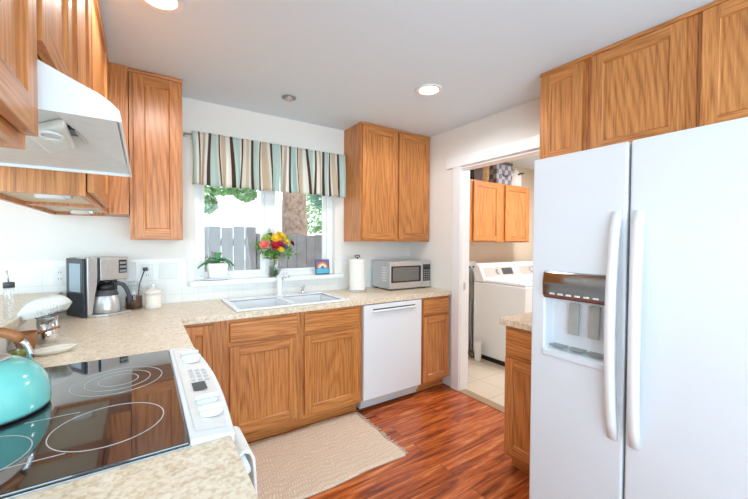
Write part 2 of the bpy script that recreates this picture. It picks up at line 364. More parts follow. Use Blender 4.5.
def cabinet(name, label, loc, rz, w, d, z0, z1, doors=(), drawers=(), toe=False, crown=False, hang=False, cat='cabinet', group=None, toe_mat=None, hollow=False):
    """local frame: x 0..w along the front, y from -d (front frame) to 0 (back)"""
    t = thing(name, label, cat, loc, rz, group)
    b = MB(); zb = z0+(.10 if toe else 0)
    if hang:
        b.box(.0, .018, -d+.019, 0, zb, z1, 0); b.box(w-.018, w, -d+.019, 0, zb, z1, 0); b.box(.018, w-.018, -.018, 0, zb, z1, 0)
        b.box(.018, w-.018, -d+.019, -.018, zb+.02, zb+.036, 1); b.box(.018, w-.018, -d+.019, -.018, z1-.018, z1, 0)
        b.box(w*.5-.035, w*.5+.035, -d+.019, -.018, zb+.006, zb+.02, 0)
    elif hollow:
        b.box(0, .018, -d+.019, 0, zb, z1, 0); b.box(w-.018, w, -d+.019, 0, zb, z1, 0); b.box(.018, w-.018, -.012, 0, zb, z1, 0); b.box(.018, w-.018, -d+.019, -.012, zb, zb+.018, 1)
    else:
        b.box(0, w, -d+.019, 0, zb, z1, 0)
    b.build('body', [OY, UND], t)
    fb = MB(); ds = sorted(doors); x = 0
    for A in ds:
        fb.box(x, A[0]+.012, -d, -d+.0188, zb, z1, 0); fb.box(A[0]+.012, A[1]-.012, -d, -d+.0188, zb, z1, 1); x = A[1]-.012
    fb.box(x, w, -d, -d+.0188, zb, z1, 0)
    fb.build('face_frame', [OZ, OX], t)
    if toe: MB().box(.0, w, -d+.075, -.02, .001, .0995).build('toe_kick', toe_mat or OX, t)
    if crown: MB().box(-.004, w+.004, -d-.012, -d-.0003, z1-.022, z1).build('crown_strip', OX, t, bevel=.004)
    for (a, c, e, f) in doors: door_mesh(a, c, e, f, -d-.0222).build('door', DM, t, bevel=.004)
    for (a, c, e, f) in drawers: MB().box(a, c, -d-.0222, -d-.0030, e, f).build('drawer_front', OX, t, bevel=.006)
    return t
G = .0008
TOPC = H-.001
# base run on the back wall
cabinet('base_cabinet', 'narrow oak base cabinet in the inner corner beside the range', (.684, -.001, 0), 0, .267, .609, 0, .874, doors=[(.034, .19, .13, .855)], toe=True)
cabinet('sink_base_cabinet', 'wide oak base cabinet with two doors under the white sink', (.952, -.001, 0), 0, 1.000, .609, 0, .874,
        doors=[(.018, .460, .135, .700), (.516, .966, .135, .700)], drawers=[(.018, .460, .728, .852), (.516, .966, .728, .852)], toe=True, hollow=True)
cabinet('base_cabinet', 'oak base cabinet with a drawer between the dishwasher and the doorway', (2.566, -.001, 0), 0, .352, .609, 0, .874,
        doors=[(.02, .335, .115, .700)], drawers=[(.02, .335, .722, .856)], toe=True)
# left run under the counter, facing the aisle
cabinet('base_cabinet', 'oak base cabinet between the inner corner and the range', (.071, -1.275, 0), R(90), .655, .589, 0, .874, doors=[(.02, .45, .13, .700)], drawers=[(.02, .45, .722, .856)], toe=True)
cabinet('base_cabinet', 'oak base cabinet under the nearest piece of counter', (.071, -2.86, 0), R(90), .79, .589, 0, .874, doors=[(.02, .38, .13, .700), (.41, .77, .13, .700)], drawers=[(.02, .38, .722, .856), (.41, .77, .722, .856)], toe=True)
# right base cabinet by the fridge
cabinet('base_cabinet', 'oak base cabinet with one drawer tucked beside the refrigerator', (W-.023, -1.648, 0), R(-90), .305, .589, 0, .874, doors=[(.012, .29, .125, .69)], drawers=[(.012, .29, .715, .855)], toe=True)
# uppers on the back wall
cabinet('wall_cabinet', 'tall one-door oak wall cabinet left of the window', (.455, -.001, 0), 0, .288, .304, 1.374, TOPC, doors=[(.022, .272, 1.386, 2.398)], crown=True)
cabinet('wall_cabinet', 'two-door oak wall cabinet above the microwave', (2.122, -.001, 0), 0, .8165, .304, 1.374, TOPC, doors=[(.012, .392, 1.396, 2.398), (.416, .80, 1.396, 2.398)], crown=True)
# hanging cabinets over the peninsula, facing the aisle
c1 = cabinet('hanging_cabinet', 'oak hanging cabinet in the corner beyond the range hood', (.047, -1.285, 0), R(90), 1.284, .303, 1.530, TOPC, doors=[(.012, .69, 1.545, 2.398)], crown=True, hang=True)
MB().box(.958, 1.283, -.404, -.3045, 1.530, TOPC).build('filler_panel', OZ, c1)
for yy, xx in ((-1.14, .185), (-.22, .165)):
    o = thing('under_cabinet_light', 'white puck light under the corner cabinet, ' + ('nearer the range hood' if yy < -1 else 'nearer the back wall'), 'light', (xx+.047-.0, yy, 1.5495), 0, 'under-cabinet lights')
    MB().lathe([(.0, -.0235), (.03, -.0235), (.036, -.019), (.038, 0)], n=20, sx=1.3, sy=.9).build('housing', WPLAST, o)
    MB().box(.036, .062, -.018, .018, -.02, 0).build('switch', STEEL, o, bevel=.003)
cabinet('hanging_cabinet', 'short oak cabinet directly above the white range hood', (.047, -2.055, 0), R(90), .766, .303, 1.712, TOPC, doors=[(.012, .345, 1.737, 2.398), (.435, .755, 1.737, 2.398)], crown=True)
cabinet('hanging_cabinet', 'oak hanging cabinet nearest the camera, left of the range hood', (.047, -2.80, 0), R(90), .742, .303, 1.530, TOPC, doors=[(.012, .36, 1.55, 2.398), (.375, .715, 1.55, 2.398)], crown=True, hang=True)
# cabinets over the fridge
xo = 2.596
cabinet('wall_cabinet', 'narrow oak wall cabinet at the far end above the refrigerator', (W-.001, -1.675, 0), R(-90), .278, W-xo-.021, 1.85, TOPC, doors=[(.008, .256, 1.865, 2.398)], crown=True)
cabinet('wall_cabinet', 'wide oak wall cabinet above the left door of the refrigerator', (W-.001, -1.9545, 0), R(-90), .462, W-xo-.021, 1.85, TOPC, doors=[(.024, .424, 1.865, 2.398)], crown=True)
cabinet('wall_cabinet', 'oak wall cabinet at the upper right, above the right door of the refrigerator', (W-.001, -2.4185, 0), R(-90), .50, W-xo-.021, 1.85, TOPC, doors=[(.016, .47, 1.865, 2.398)], crown=True)
# laundry cabinets
cabinet('wall_cabinet', 'oak wall cabinet above the washer, left one in the laundry room', (3.519, -.014, 0), 0, .582, .29, 1.374, 2.075, doors=[(.074, .525, 1.39, 2.06)])
cabinet('wall_cabinet', 'oak wall cabinet above the dryer, right one in the laundry room', (4.102, -.014, 0), 0, .58, .29, 1.374, 2.075, doors=[(.057, .53, 1.39, 2.06)])

# ------------------------------------------------------------------ counters
SX0, SX1, SY0, SY1 = 1.035, 1.825, -.585, -.13
b = MB(); z0, z1 = .8755, .914; cf = -.635
b.box(.071, .70, -1.28, cf, z0, z1); b.box(.071, SX0, cf, -.007, z0, z1); b.box(SX1, W-.001, cf, -.007, z0, z1); b.box(SX0, SX1, cf, SY0, z0, z1); b.box(SX0, SX1, SY1, -.007, z0, z1)
tag(b.build('countertop', LAM, loc=(.4, -.4, .8755)), 'L-shaped beige laminate countertop around the corner and the sink', 'countertop')
tag(MB().box(.071, .692, -2.88, -2.073, z0, z1).build('countertop', LAM, loc=(.4, -2.4, .8755), bevel=.002), 'beige laminate countertop piece on the near side of the range', 'countertop')
tag(MB().box(2.31, W-.0265, -1.962, -1.612, z0, z1).build('countertop', LAM, loc=(2.6, -1.8, .8755), bevel=.003), 'short beige countertop between the doorway and the refrigerator', 'countertop')
# raised bar behind the range
b = MB(); b.box(-.05, .0695, -2.88, -.007, 0, 1.003, 0)
bw = struct(b.build('wall_bar', WALL))
tag(MB().box(-.34, .088, -2.88, -.0075, 1.004, 1.044).build('bar_top', LAM, loc=(0, -1.4, 1.004), bevel=.003), 'raised laminate bar ledge behind the range and coffee filters', 'ledge')

# sink
sk = thing('sink', 'white double-bowl drop-in kitchen sink below the window', 'sink', (1.43, -.36, .9145))
b = MB(); rx0, rx1, ry0, ry1 = 1.012-1.43, 1.845-1.43, -.612+.36, -.088+.36; zt = .013
ix0, ix1, iy0, iy1 = 1.052-1.43, 1.808-1.43, -.575+.36, -.175+.36; dv = .02
b.box(rx0, ix0, ry0, ry1, 0, zt); b.box(ix1, rx1, ry0, ry1, 0, zt); b.box(ix0, ix1, ry0, iy0, 0, zt); b.box(ix0, ix1, iy1, ry1, 0, zt); b.box(-dv, dv, iy0, iy1, -.02, zt-.002)
b.build('rim', WHITE, sk, bevel=.006, seg=3)
for a0, a1 in ((ix0+.002, -dv-.001), (dv+.001, ix1-.002)):
    b = MB(); t = .006
    b.box(a0, a1, iy0+.002, iy1-.002, -.19, -.184); b.box(a0, a0+t, iy0+.002, iy1-.002, -.184, -.001); b.box(a1-t, a1, iy0+.002, iy1-.002, -.184, -.001); b.box(a0+t, a1-t, iy0+.002, iy0+.002+t, -.184, -.001); b.box(a0+t, a1-t, iy1-.002-t, iy1-.002, -.184, -.001)
    o = b.build('bowl', WHITE, sk)
    MB().lathe([(0, 0), (.04, 0), (.042, .004), (.03, .003), (0, .002)], ((a0+a1)/2, 0, -.1838)).build('drain', STEEL, o)
fa = thing('faucet', 'white single-handle faucet standing behind the sink', 'faucet', (1.455, -.125, .9277))
b = MB(); b.lathe([(.031, 0), (.031, .006), (.024, .012), (.022, .10), (.023, .14), (.020, .16), (0, .168)], n=20)
b.tube([(0, 0, .13), (.006, -.012, .165), (.014, -.028, .192), (.024, -.048, .206), (.03, -.066, .200), (.034, -.076, .184)], [.020, .018, .015, .013, .012, .011], 12)
b.build('body', WHITE, fa)
b = MB(); b.tube([(.022, .0, .125), (.05, .004, .14), (.082, .006, .146)], [.008, .007, .009], 10); b.build('lever', CHROME, fa)
sp = thing('side_sprayer', 'small chrome sprayer set in the sink ledge right of the faucet', 'sprayer', (1.655, -.13, .9277))
MB().lathe([(.022, 0), (.022, .008), (.017, .014), (.016, .03), (0, .03)], n=16).build('base', CHROME, sp)
MB().lathe([(.012, .0301), (.014, .045), (.019, .058), (.017, .070), (0, .073)], n=16).build('head', STEEL, sp)

# ------------------------------------------------------------------ dishwasher
dw = thing('dishwasher', 'white dishwasher between the sink cabinet and the right base cabinet', 'dishwasher', (1.958, -.001, 0))
MB().box(.002, .602, -.59, 0, .06, .870).build('body', LGREY, dw)
MB().box(.003, .601, -.632, -.5905, .108, .868).build('door', WHITE, dw, bevel=.006, seg=3)
b = MB(); b.prism([(-.6325, .800), (-.644, .802), (-.650, .816), (-.6325, .822)], 'x', .085, .525); b.build('handle', WHITE, dw, bevel=.002)
MB().box(.086, .524, -.6335, -.6325, .8225, .832).build('handle_dark_strip', DGREY, dw)  # thin dark grey strip lying on the door just above the handle
MB().box(.004, .600, -.57, -.50, .022, .1075).build('kick_plate', LGREY, dw, bevel=.002)
MB().box(.004, .600, -.54, -.50, .0, .0215).build('base', DGREY, dw)

# ------------------------------------------------------------------ range
rg = thing('range', 'white slide-in electric range with black glass cooktop', 'range', (.0, -1.675, 0))
YN, YF = -2.069+1.675, -1.285+1.675
MB().box(.091, .655, YN+.003, YF-.003, .02, .9135).build('body', WHITE, rg, bevel=.003)
MB().box(.091, .607, YN, YF, .9138, .9225).build('cooktop', COOK, rg, bevel=.003)
# control panel: bowed front
def bow(t): return .702+.022*math.sin(PI*t)
pts = [(.608, YN-.001)]+[(bow(i/16), YN-.001+(YF-YN+.002)*i/16) for i in range(17)]+[(.608, YF+.001)]
b = MB(); A = []; Bv = []; Lo = []
def pz(x): return .9265-.012*max(0, (x-.62))/.1
top = [b.bm.verts.new((x, y, pz(x))) for x, y in pts]; bot = [b.bm.verts.new((x-.004 if x > .65 else x, y, .868)) for x, y in pts]
b._f(top, 0); b._f(bot[::-1], 0)
for i in range(len(pts)): b._f([top[i], bot[i], bot[(i+1) % len(pts)], top[(i+1) % len(pts)]], 0)
cp = b.build('control_panel', WHITE, rg, bevel=.004, seg=3)
b = MB(); ip = [(.622, YN+.035)]+[(bow(i/12)-.013, YN+.035+(YF-YN-.07)*i/12) for i in range(13)]+[(.622, YF-.035)]
v0 = [b.bm.verts.new((x, y, pz(x)+.0006)) for x, y in ip]; v1 = [b.bm.verts.new((x, y, pz(x)+.0014)) for x, y in ip]
b._f(v1, 0); b._f(v0[::-1], 0)
for i in range(len(ip)): b._f([v0[i], v0[(i+1) % len(ip)], v1[(i+1) % len(ip)], v1[i]], 0)
ov = b.build('overlay', plain('panel_overlay', srgb(236, 234, 229), .35), cp)
MB().box(.645, .682, -.115, -.05, .9258, .9268).build('display', DGREY, cp)
b = MB()
for i in range(3):
    for j in range(4): b.box(.648+i*.02, .660+i*.02, -.03+j*.032, -.012+j*.032, .9248-.0024*i, .9262-.0024*i)
b.build('button_pad', LGREY, cp)
for yk in (.185, .245, -.20, -.275):
    b = MB(); b.lathe([(.029, 0), (.029, .004), (.025, .008), (0, .009)], (.668, yk, .9245), 22); b.prism([(-.034, .010), (.034, .010), (.028, .03), (-.028, .03)], 'x', .659, .677) if False else None
    for v in b.bm.verts: pass
    k = b.build('knob', WHITE, cp)
    q = MB(); q.box(.636, .700, yk-.006, yk+.006, .932, .946); q.build('grip', WHITE, k, bevel=.006, seg=3)
# burner printing
def burner(x, y, rs, lbl=None):
    b = MB()
    for r in rs: b.ring((x, y, .9226), r-.0011, r+.0011, 0, .0006, 64)
    b.build('burner_marking', RING, rg)
burner(.453, -1.878+1.675, [.112]); burner(.455, -1.56+1.675, [.118, .085, .052]); burner(.215, -1.60+1.675, [.085]); burner(.222, -1.905+1.675, [.098])
for yz in (-.088, -.298): MB().box(.28, .385, yz-.001, yz+.001, .9226, .9231).build('zone_line', RING, rg)
dr = MB().box(.656, .690, YN+.006, YF-.006, .20, .860).build('oven_door', WHITE, rg, bevel=.006)
MB().box(.6903, .6915, YN+.12, YF-.12, .36, .70).build('oven_window', BGLOSS, dr)
b = MB(); b.tube([(.728, YN+.004, .812), (.728, YF-.004, .812)], .0115, 12)
for yk in (YN+.015, YF-.015): b.tube([(.690, yk, .812), (.728, yk, .812)], .014, 10)
b.build('handle', WHITE, dr)
MB().box(.656, .688, YN+.006, YF-.006, .06, .192).build('drawer', WHITE, rg, bevel=.005)
# dish towel on the oven handle
b = MB(); prof = [(.7105, .56), (.7105, .62), (.7105, .70), (.7105, .77), (.711, .812), (.717, .832), (.730, .840), (.746, .834), (.754, .815), (.757, .77), (.761, .68), (.766, .58), (.770, .46)]
def tw(u, v):
    i = v*(len(prof)-1); k = min(int(i), len(prof)-2); f = i-k; x = prof[k][0]*(1-f)+prof[k+1][0]*f; z = prof[k][1]*(1-f)+prof[k+1][1]*f
    y = -2.034+u*.14; s = max(0, .80-z)*2
    return (x+(.007*math.sin(u*19)+.003*math.sin(u*41))*s*(1 if v > .5 else .15), y, z)
b.grid(tw, 26, 30)
tag(b.build('dish_towel', TOWEL, loc=(.74, -1.98, .46), solid=.007), 'white dish towel hanging over the oven door handle', 'towel')

# ------------------------------------------------------------------ range hood
hd = thing('range_hood', 'white under-cabinet range hood above the cooktop', 'hood', (.048, -1.665, 1.612))
HX = [(.0, .092), (.315, .092), (.425, .040), (.438, .028), (.442, .0)]
ya, yb = -.374, .374
b = MB()
sidep = [(0, 0), (.0, .092), (.315, .092), (.40, .052), (.425, .036), (.438, .022), (.442, .0)]
b.prism(sidep, 'y', ya, ya+.008); b.prism(sidep, 'y', yb-.008, yb)
for (p, q) in zip(sidep[1:], sidep[2:]):
    d = Vector((q[0]-p[0], q[1]-p[1])).normalized(); n_ = Vector((d.y, -d.x))*.006
    b.prism([p, q, (q[0]+n_.x, q[1]+n_.y), (p[0]+n_.x, p[1]+n_.y)], 'y', ya+.008, yb-.008)
b.box(0, .008, ya+.008, yb-.008, 0, .086)
b.build('shell', WHITE, hd, bevel=.0015)
MB().box(.009, .4335, ya+.009, yb-.009, .010, .016).build('underside', plain('hood_grey', srgb(232, 238, 240), .35), hd)
b = MB(); b.prism([(.24, -.36), (.432, -.36), (.432, .10), (.36, .20), (.24, -.12)], 'z', .003, .0095) if False else b.prism([(.335, ya+.02), (.4325, ya+.02), (.4325, .16), (.362, -.13)], 'z', .003, .0095)
b.build('filter_panel', plain('filter_grey', srgb(240, 243, 245), .3), hd, bevel=.002)
b = MB(); b.prism([(.262, -.20), (.345, -.32), (.335, -.11), (.268, .0)], 'z', -.016, .0095); cov = b.build('lamp_cover', plain('lens_white', srgb(226, 228, 220), .3), hd, bevel=.01, seg=3)
b = MB(); b.ring((.312, -.245, -.0205), .018, .026, 0, .004, 28, sx=.9, sy=1.5); b.build('lamp_ring', WHITE, cov)
b = MB(); b.box(.338, .352, -.25, -.19, .000, .0095); b.build('switch', BLACK, hd, bevel=.002)
b = MB(); b.tube([(.352, -.24, .004), (.357, -.18, .0), (.357, -.12, .004)], .004, 8); b.build('latch', STEEL, hd)

# ------------------------------------------------------------------ refrigerator
XF = 2.057
fr = thing('refrigerator', 'white side-by-side refrigerator with ice and water dispenser', 'refrigerator', (W-.004, -1.970, 0), R(-90))
D = W-.004-XF; FW = .914
MB().box(.004, FW-.004, -D+.078, 0, .02, 1.735).build('body', FRIDGE, fr, bevel=.006)
MB().box(.01, FW-.01, -D+.03, -D+.0775, .02, .10).build('kick_grille', LGREY, fr)
def fdoor(x0, x1, hole=None):
    b = MB(); yf, yb_ = -D, -D+.072; za, zb_ = .105, 1.757
    if not hole: b.box(x0, x1, yf, yb_, za, zb_)
    else:
        hx0, hx1, hz0, hz1 = hole
        xs = [x0, hx0, hx1, x1]; zs = [za, hz0, hz1, zb_]
        V = {(i, k): b.bm.verts.new((xs[i], yf, zs[k])) for i in range(4) for k in range(4)}
        for i in range(3):
            for k in range(3):
                if (i, k) != (1, 1): b._f([V[i, k], V[i+1, k], V[i+1, k+1], V[i, k+1]], 0)
        Bk = {(i, k): b.bm.verts.new((xs[i], yb_, zs[k])) for i in (0, 3) for k in (0, 3)}
        b._f([Bk[0, 0], Bk[0, 3], Bk[3, 3], Bk[3, 0]], 0)
        b._f([V[0, 0], V[0, 1], V[0, 2], V[0, 3], Bk[0, 3], Bk[0, 0]], 0); b._f([V[3, 0], Bk[3, 0], Bk[3, 3], V[3, 3], V[3, 2], V[3, 1]], 0)
        b._f([V[0, 0], Bk[0, 0], Bk[3, 0], V[3, 0], V[2, 0], V[1, 0]], 0); b._f([V[0, 3], V[1, 3], V[2, 3], V[3, 3], Bk[3, 3], Bk[0, 3]], 0)
        # recess walls
        q = yf+.062
        I = [b.bm.verts.new(p) for p in ((hx0+.006, q, hz0+.02), (hx1-.006, q, hz0+.02), (hx1-.006, q, hz1-.01), (hx0+.006, q, hz1-.01))]
        O = [V[1, 1], V[2, 1], V[2, 2], V[1, 2]]
        for i in range(4): b._f([O[i], O[(i+1) % 4], I[(i+1) % 4], I[i]], 0)
        b._f(I[::-1], 0)
    return b.build('door', FRIDGE, fr, bevel=.009, seg=3)
HX0, HX1, HZ0, HZ1 = .072, .333, .885, 1.118
d1 = fdoor(.006, .390, (HX0, HX1, HZ0, HZ1)); d2 = fdoor(.398, FW-.004)
# dispenser
def disp_mat():
    k = N('dispenser_steel'); k.b.inputs['Base Color'].default_value = srgb(150, 152, 152); k.b.inputs['Metallic'].default_value = 1.0; k.b.inputs['Roughness'].default_value = .08
    return k.m
pn = MB(); pn.prism([(-D-.014, 1.135), (-D-.0005, 1.118), (-D-.0005, 1.242), (-D-.008, 1.238), (-D-.017, 1.19)], 'x', HX0-.004, HX1+.004)
pn = pn.build('dispenser_panel', disp_mat(), d1, bevel=.003)
MB().box(HX0+.01, HX1-.004, -D-.015, -D-.0142, 1.127, 1.136).build('indicator_strip', plain('strip', srgb(110, 62, 50), .3), pn)
b = MB()
for i in range(6): b.box(HX0+.03+i*.036, HX0+.052+i*.036, -D-.0166, -D-.0146, 1.139, 1.146)
b.build('button_row', WPLAST, pn)
for px in (.180, .262):
    b = MB(); b.prism([(-D+.036, .965), (-D+.044, .963), (-D+.054, 1.10), (-D+.046, 1.102)], 'x', px-.022, px+.022); b.build('paddle', plain('paddle_grey', srgb(168, 170, 164), .4), d1, bevel=.003)
MB().box(HX0-.004, HX1+.004, -D-.010, -D-.0005, .858, .884).build('tray_lip', FRIDGE, d1, bevel=.004, seg=3)
b = MB()
for i in range(3): b.box(HX0+.02+i*.078, HX0+.085+i*.078, -D+.004, -D+.05, .9055, .908)
b.build('drip_grate', GREYP, d1)
def fhandle(x, tilt):
    b = MB(); n = 14; z0_, z1_ = .598, 1.492; P = []
    for i in range(n+1):
        t = i/n; out = .042*math.sin(PI*t)**.6 if 0 < t < 1 else 0
        P.append((-D-.004-out, z0_+(z1_-z0_)*t))
    hw = .019
    ring = []
    for (y, z), t in zip(P, [i/n for i in range(n+1)]):
        cx = x+tilt*math.sin(PI*t); th = .014+.006*math.sin(PI*t)
        ring.append([b.bm.verts.new(p) for p in ((cx-hw, y+th, z), (cx-hw*.8, y-.003, z), (cx, y-.008, z), (cx+hw*.8, y-.003, z), (cx+hw, y+th, z))])
    for A_, B_ in zip(ring, ring[1:]):
        for k in range(5): b._f([A_[k], A_[(k+1) % 5], B_[(k+1) % 5], B_[k]], 0, True)
    b._f(ring[0], 0); b._f(ring[-1], 0)
    return b
fhandle(.357, -.003).build('handle', WHITE, d1); fhandle(.430, .003).build('handle', WHITE, d2)

# ------------------------------------------------------------------ laundry machines
def machine(name, label, x, kind):
    t = thing(name, label, name.split('_')[0], (x, -.115, .001))
    w_ = .685; d_ = .70
    MB().box(0, w_, -d_, -.02, .05, .90).build('body', WHITE, t, bevel=.012, seg=3)
    MB().box(.008, w_-.008, -d_+.012, -.03, .0, .0485).build('base', BLACK, t)
    MB().box(.012, w_-.012, -d_+.01, -.13, .9005, .935).build('lid', WHITE, t, bevel=.012, seg=3)
    b = MB(); b.prism([(-.185, .9005), (-.02, .9005), (-.02, 1.115), (-.05, 1.12), (-.095, 1.09)], 'x', .004, w_-.004) ; cn = b.build('console', WHITE, t, bevel=.012, seg=3)
    nrm = Vector((0, -(1.09-.9005), (-.095+.185))).normalized(); base = Vector((0, -.185, .9005)); dirv = (Vector((0, -.095, 1.09))-base)
    def pt(u, f, off): p = base+dirv*f+nrm*off; return (u, p.y, p.z)
    b = MB(); vs = [b.bm.verts.new(pt(u, f, o_)) for o_ in (.0006, .002) for u, f in ((.05, .30), (w_-.05, .30), (w_-.05, .88), (.05, .88))]
    for q in ((0,1,2,3),(4,5,6,7),(0,1,5,4),(1,2,6,5),(2,3,7,6),(3,0,4,7)): b._f([vs[i] for i in q], 0)
    b.build('control_panel', plain('panel_beige', srgb(196, 188, 178), .35), cn)
    b = MB(); p0, p1 = Vector(pt(.30, .6, .0022)), Vector(pt(.30, .6, .028)); b.tube([p0, p1], [.034, .028], 20); b.build('knob', STEEL, cn)
    b = MB(); vs = [b.bm.verts.new(pt(u, f, o_)) for o_ in (.0022, .0035) for u, f in ((.39, .40), (w_-.09, .40), (w_-.09, .80), (.39, .80))]
    for q in ((0,1,2,3),(4,5,6,7),(0,1,5,4),(1,2,6,5),(2,3,7,6),(3,0,4,7)): b._f([vs[i] for i in q], 0)
    b.build('display', DGREY, cn)
    return t
machine('washer', 'white top-load washer nearest the laundry doorway', 3.825, 0)
machine('dryer', 'white dryer standing right of the washer', 4.525, 1)
b = MB()
b.tube([(3.875, -.05, 1.06), (3.87, -.06, .98), (3.86, -.07, .90), (3.875, -.075, .84), (3.89, -.075, .78), (3.885, -.07, .70), (3.865, -.06, .64), (3.86, -.06, .4), (3.87, -.065, .2), (3.875, -.07, .03)], .021, 12)
tag(b.build('drain_hose', GREYP, loc=(3.87, -.06, 0.005)), 'grey drain hose hanging in the gap left of the washer', 'hose')
b = MB(); b.tube([(3.815, -.04, 1.0), (3.82, -.045, .8), (3.81, -.04, .5), (3.815, -.045, .1), (3.80, -.10, .015), (3.77, -.14, .012), (3.75, -.19, .012), (3.79, -.20, .012), (3.81, -.16, .012)], .009, 8)
tag(b.build('power_cord', DGREY, loc=(3.65, -.1, 0)), 'thin dark cord dropping to the floor left of the washer', 'cord')
ob = thing('outlet_box', 'white recessed washer valve box on the laundry wall left of the washer', 'outlet box', (3.88, -.0125, 1.07))
MB().box(-.09, .09, -.028, -.0005, -.07, .07).build('frame', WPLAST, ob, bevel=.004); 
b = MB()
for xx in (-.04, .04): b.tube([(xx, -.029, 0), (xx, -.055, 0)], .011, 10)
b.build('valve', DGREY, ob)
tag(MB().lathe([(.034, 0), (.038, .02), (.042, .22), (.044, .225), (.037, .22), (.033, .02), (0, .02)], (0, 0, 0), 20).build('small_bin', WPLAST, loc=None), 'small white bin on the laundry floor left of the washer', 'bin').location = (3.74, -.28, .002)
# on top of the laundry cabinets
zt = 2.0765
t = thing('storage_box', 'dark brown box at the left end on top of the laundry cabinets', 'box', (3.70, -.20, zt))
MB().box(-.07, .07, -.09, .14, 0, .225).build('body', plain('dark_box', srgb(72, 58, 50), .7), t, bevel=.003); MB().box(-.074, .074, -.094, .144, .226, .25).build('lid', plain('dark_lid', srgb(96, 80, 68), .7), t, bevel=.003)
t = thing('basket', 'tan woven basket between the boxes on top of the laundry cabinets', 'basket', (3.905, -.17, zt))
MB().lathe([(.07, 0), (.085, .05), (.09, .2), (.092, .21), (.082, .205), (.078, .05), (.06, .012), (0, .012)], n=20).build('body', CLOTHB, t)
b = MB(); b.tube([(.085*math.cos(a), 0, .19+.075*math.sin(a)) for a in [PI*i/12 for i in range(13)]], .006, 8); b.build('handle', BROWNW, t)
t = thing('storage_bin', 'large grey checked cloth bin in the middle on top of the laundry cabinets', 'bin', (4.185, -.18, zt))
k = N('checked_cloth'); tc = k.n('ShaderNodeTexCoord'); ck = k.n('ShaderNodeTexChecker', i_Scale=17.0, i_Color1=srgb(112, 112, 126), i_Color2=srgb(170, 164, 158)); k.l(tc, 'Object', ck, 'Vector'); k.l(ck, 0, k.b, 'Base Color'); k.b.inputs['Roughness'].default_value = .9
MB().box(-.155, .155, -.11, .14, 0, .24).build('body', k.m, t, bevel=.008)
MB().box(-.159, .159, -.114, .144, .241, .272).build('lid', plain('slate_lid', srgb(84, 86, 100), .6), t, bevel=.006)
b = MB(); b.tube([(-.05, -.111, .12), (-.04, -.128, .10), (.04, -.128, .10), (.05, -.111, .12)], .006, 8); b.build('handle', DGREY, t)
t = thing('canister', 'squat cream canister right of the checked bin on top of the laundry cabinets', 'canister', (4.435, -.14, zt))
MB().lathe([(.07, 0), (.075, .01), (.075, .15), (0, .15)]).build('body', CERAM, t); MB().lathe([(.078, .151), (.078, .175), (.06, .185), (0, .187)]).build('lid', CERAM, t)
t = thing('jug', 'tall cream jug with black grip at the right end on top of the laundry cabinets', 'jug', (4.555, -.17, zt))
MB().lathe([(.075, 0), (.085, .02), (.085, .17), (.05, .215), (.035, .225), (.035, .25), (0, .25)]).build('body', CERAM, t)
b = MB(); b.tube([(-.04, -.078, .16), (-.03, -.105, .175), (.04, -.105, .185), (.05, -.07, .18)], .009, 8); b.build('handle', BLACK, t)

# ------------------------------------------------------------------ ceiling lights
EM = plain('lamp_lens', (1, .97, .9, 1), .4, emit=(1, .95, .86, 1), es=9)
def downlight(x, y, label, r=.092, on=True):
    t = thing('ceiling_light', label, 'light', (x, y, H-.0005))
    MB().ring((0, 0, 0), r*.72, r, -.008, -.0005, 36).build('trim_ring', WPLAST if on else GREYP, t, bevel=.002)
    MB().lathe([(0, -.006), (r*.6, -.005), (r*.71, -.001)], n=32, caps=False).build('lens', EM if on else plain('eyeball_grey', srgb(176, 176, 176), .35), t)
    if on:
        d = bpy.data.lights.new('bulb', 'SPOT'); d.energy = 26; d.spot_size = R(172); d.spot_blend = .35; d.shadow_soft_size = .07; d.color = (.95, .96, .98)
        o = bpy.data.objects.new('bulb', d); C.objects.link(o); o.parent = t; o.location = (0, 0, -.02)
    return t
downlight(2.179, -1.116, 'lit recessed ceiling light near the doorway')
downlight(.592, -1.13, 'lit recessed ceiling light near the left cabinets')
t = downlight(1.42, -.442, 'small grey unlit eyeball ceiling light in front of the window', .052, False)
b = MB(); b.lathe([(0, -.03), (.024, -.026), (.034, -.012), (.036, -.0065)], n=24); b.build('eyeball', STEEL, t)

# ------------------------------------------------------------------ valance
rod = thing('curtain_rod', 'thin grey curtain rod over the kitchen window', 'rod', (1.44, -.055, 2.15))
b = MB(); b.tube([(-.665, 0, 0), (.665, 0, 0)], .0075, 10); b.build('rod', STEEL, rod)
for xx in (-.655, .655):
    b = MB(); b.box(xx-.01, xx+.01, .0, .0545, -.012, .012); b.build('bracket', STEEL, rod, bevel=.002)
def val(x0, x1, label, ph):
    n = 120
    def f(u, v):
        x = x0+(x1-x0)*u; z = 2.172-v*.392+.004*math.sin(u*23+ph)*v
        a = .006+.022*v; e = min(1, min(u, 1-u)*14)
        y = -.072-.004-a*(1+math.sin(u*46+ph+.6*math.sin(u*9)))-.006*v
        y += .018*(1-e)*v
        return (x+.012*v*math.sin(u*31+ph)+.006*math.sin(u*13+3*v), y, z)
    b = MB(); b.grid(f, n, 14, uv=lambda a, c: ((x0+(x1-x0)*a)*.83, c))
    # back of the rod pocket
    b.grid(lambda u, v: (x0+(x1-x0)*u, -.044, 2.172-v*.05), n, 1, uv=lambda a, c: ((x0+(x1-x0)*a)*.83, c))
    return tag(b.build('valance', STRIPE, loc=((x0+x1)/2, -.06, 1.80), solid=.002), label, 'valance', 'striped valance panels')
val(.822, 1.463, 'left panel of the striped aqua, brown and cream valance', 0)
val(1.450, 2.089, 'right panel of the striped aqua, brown and cream valance', 1.4)

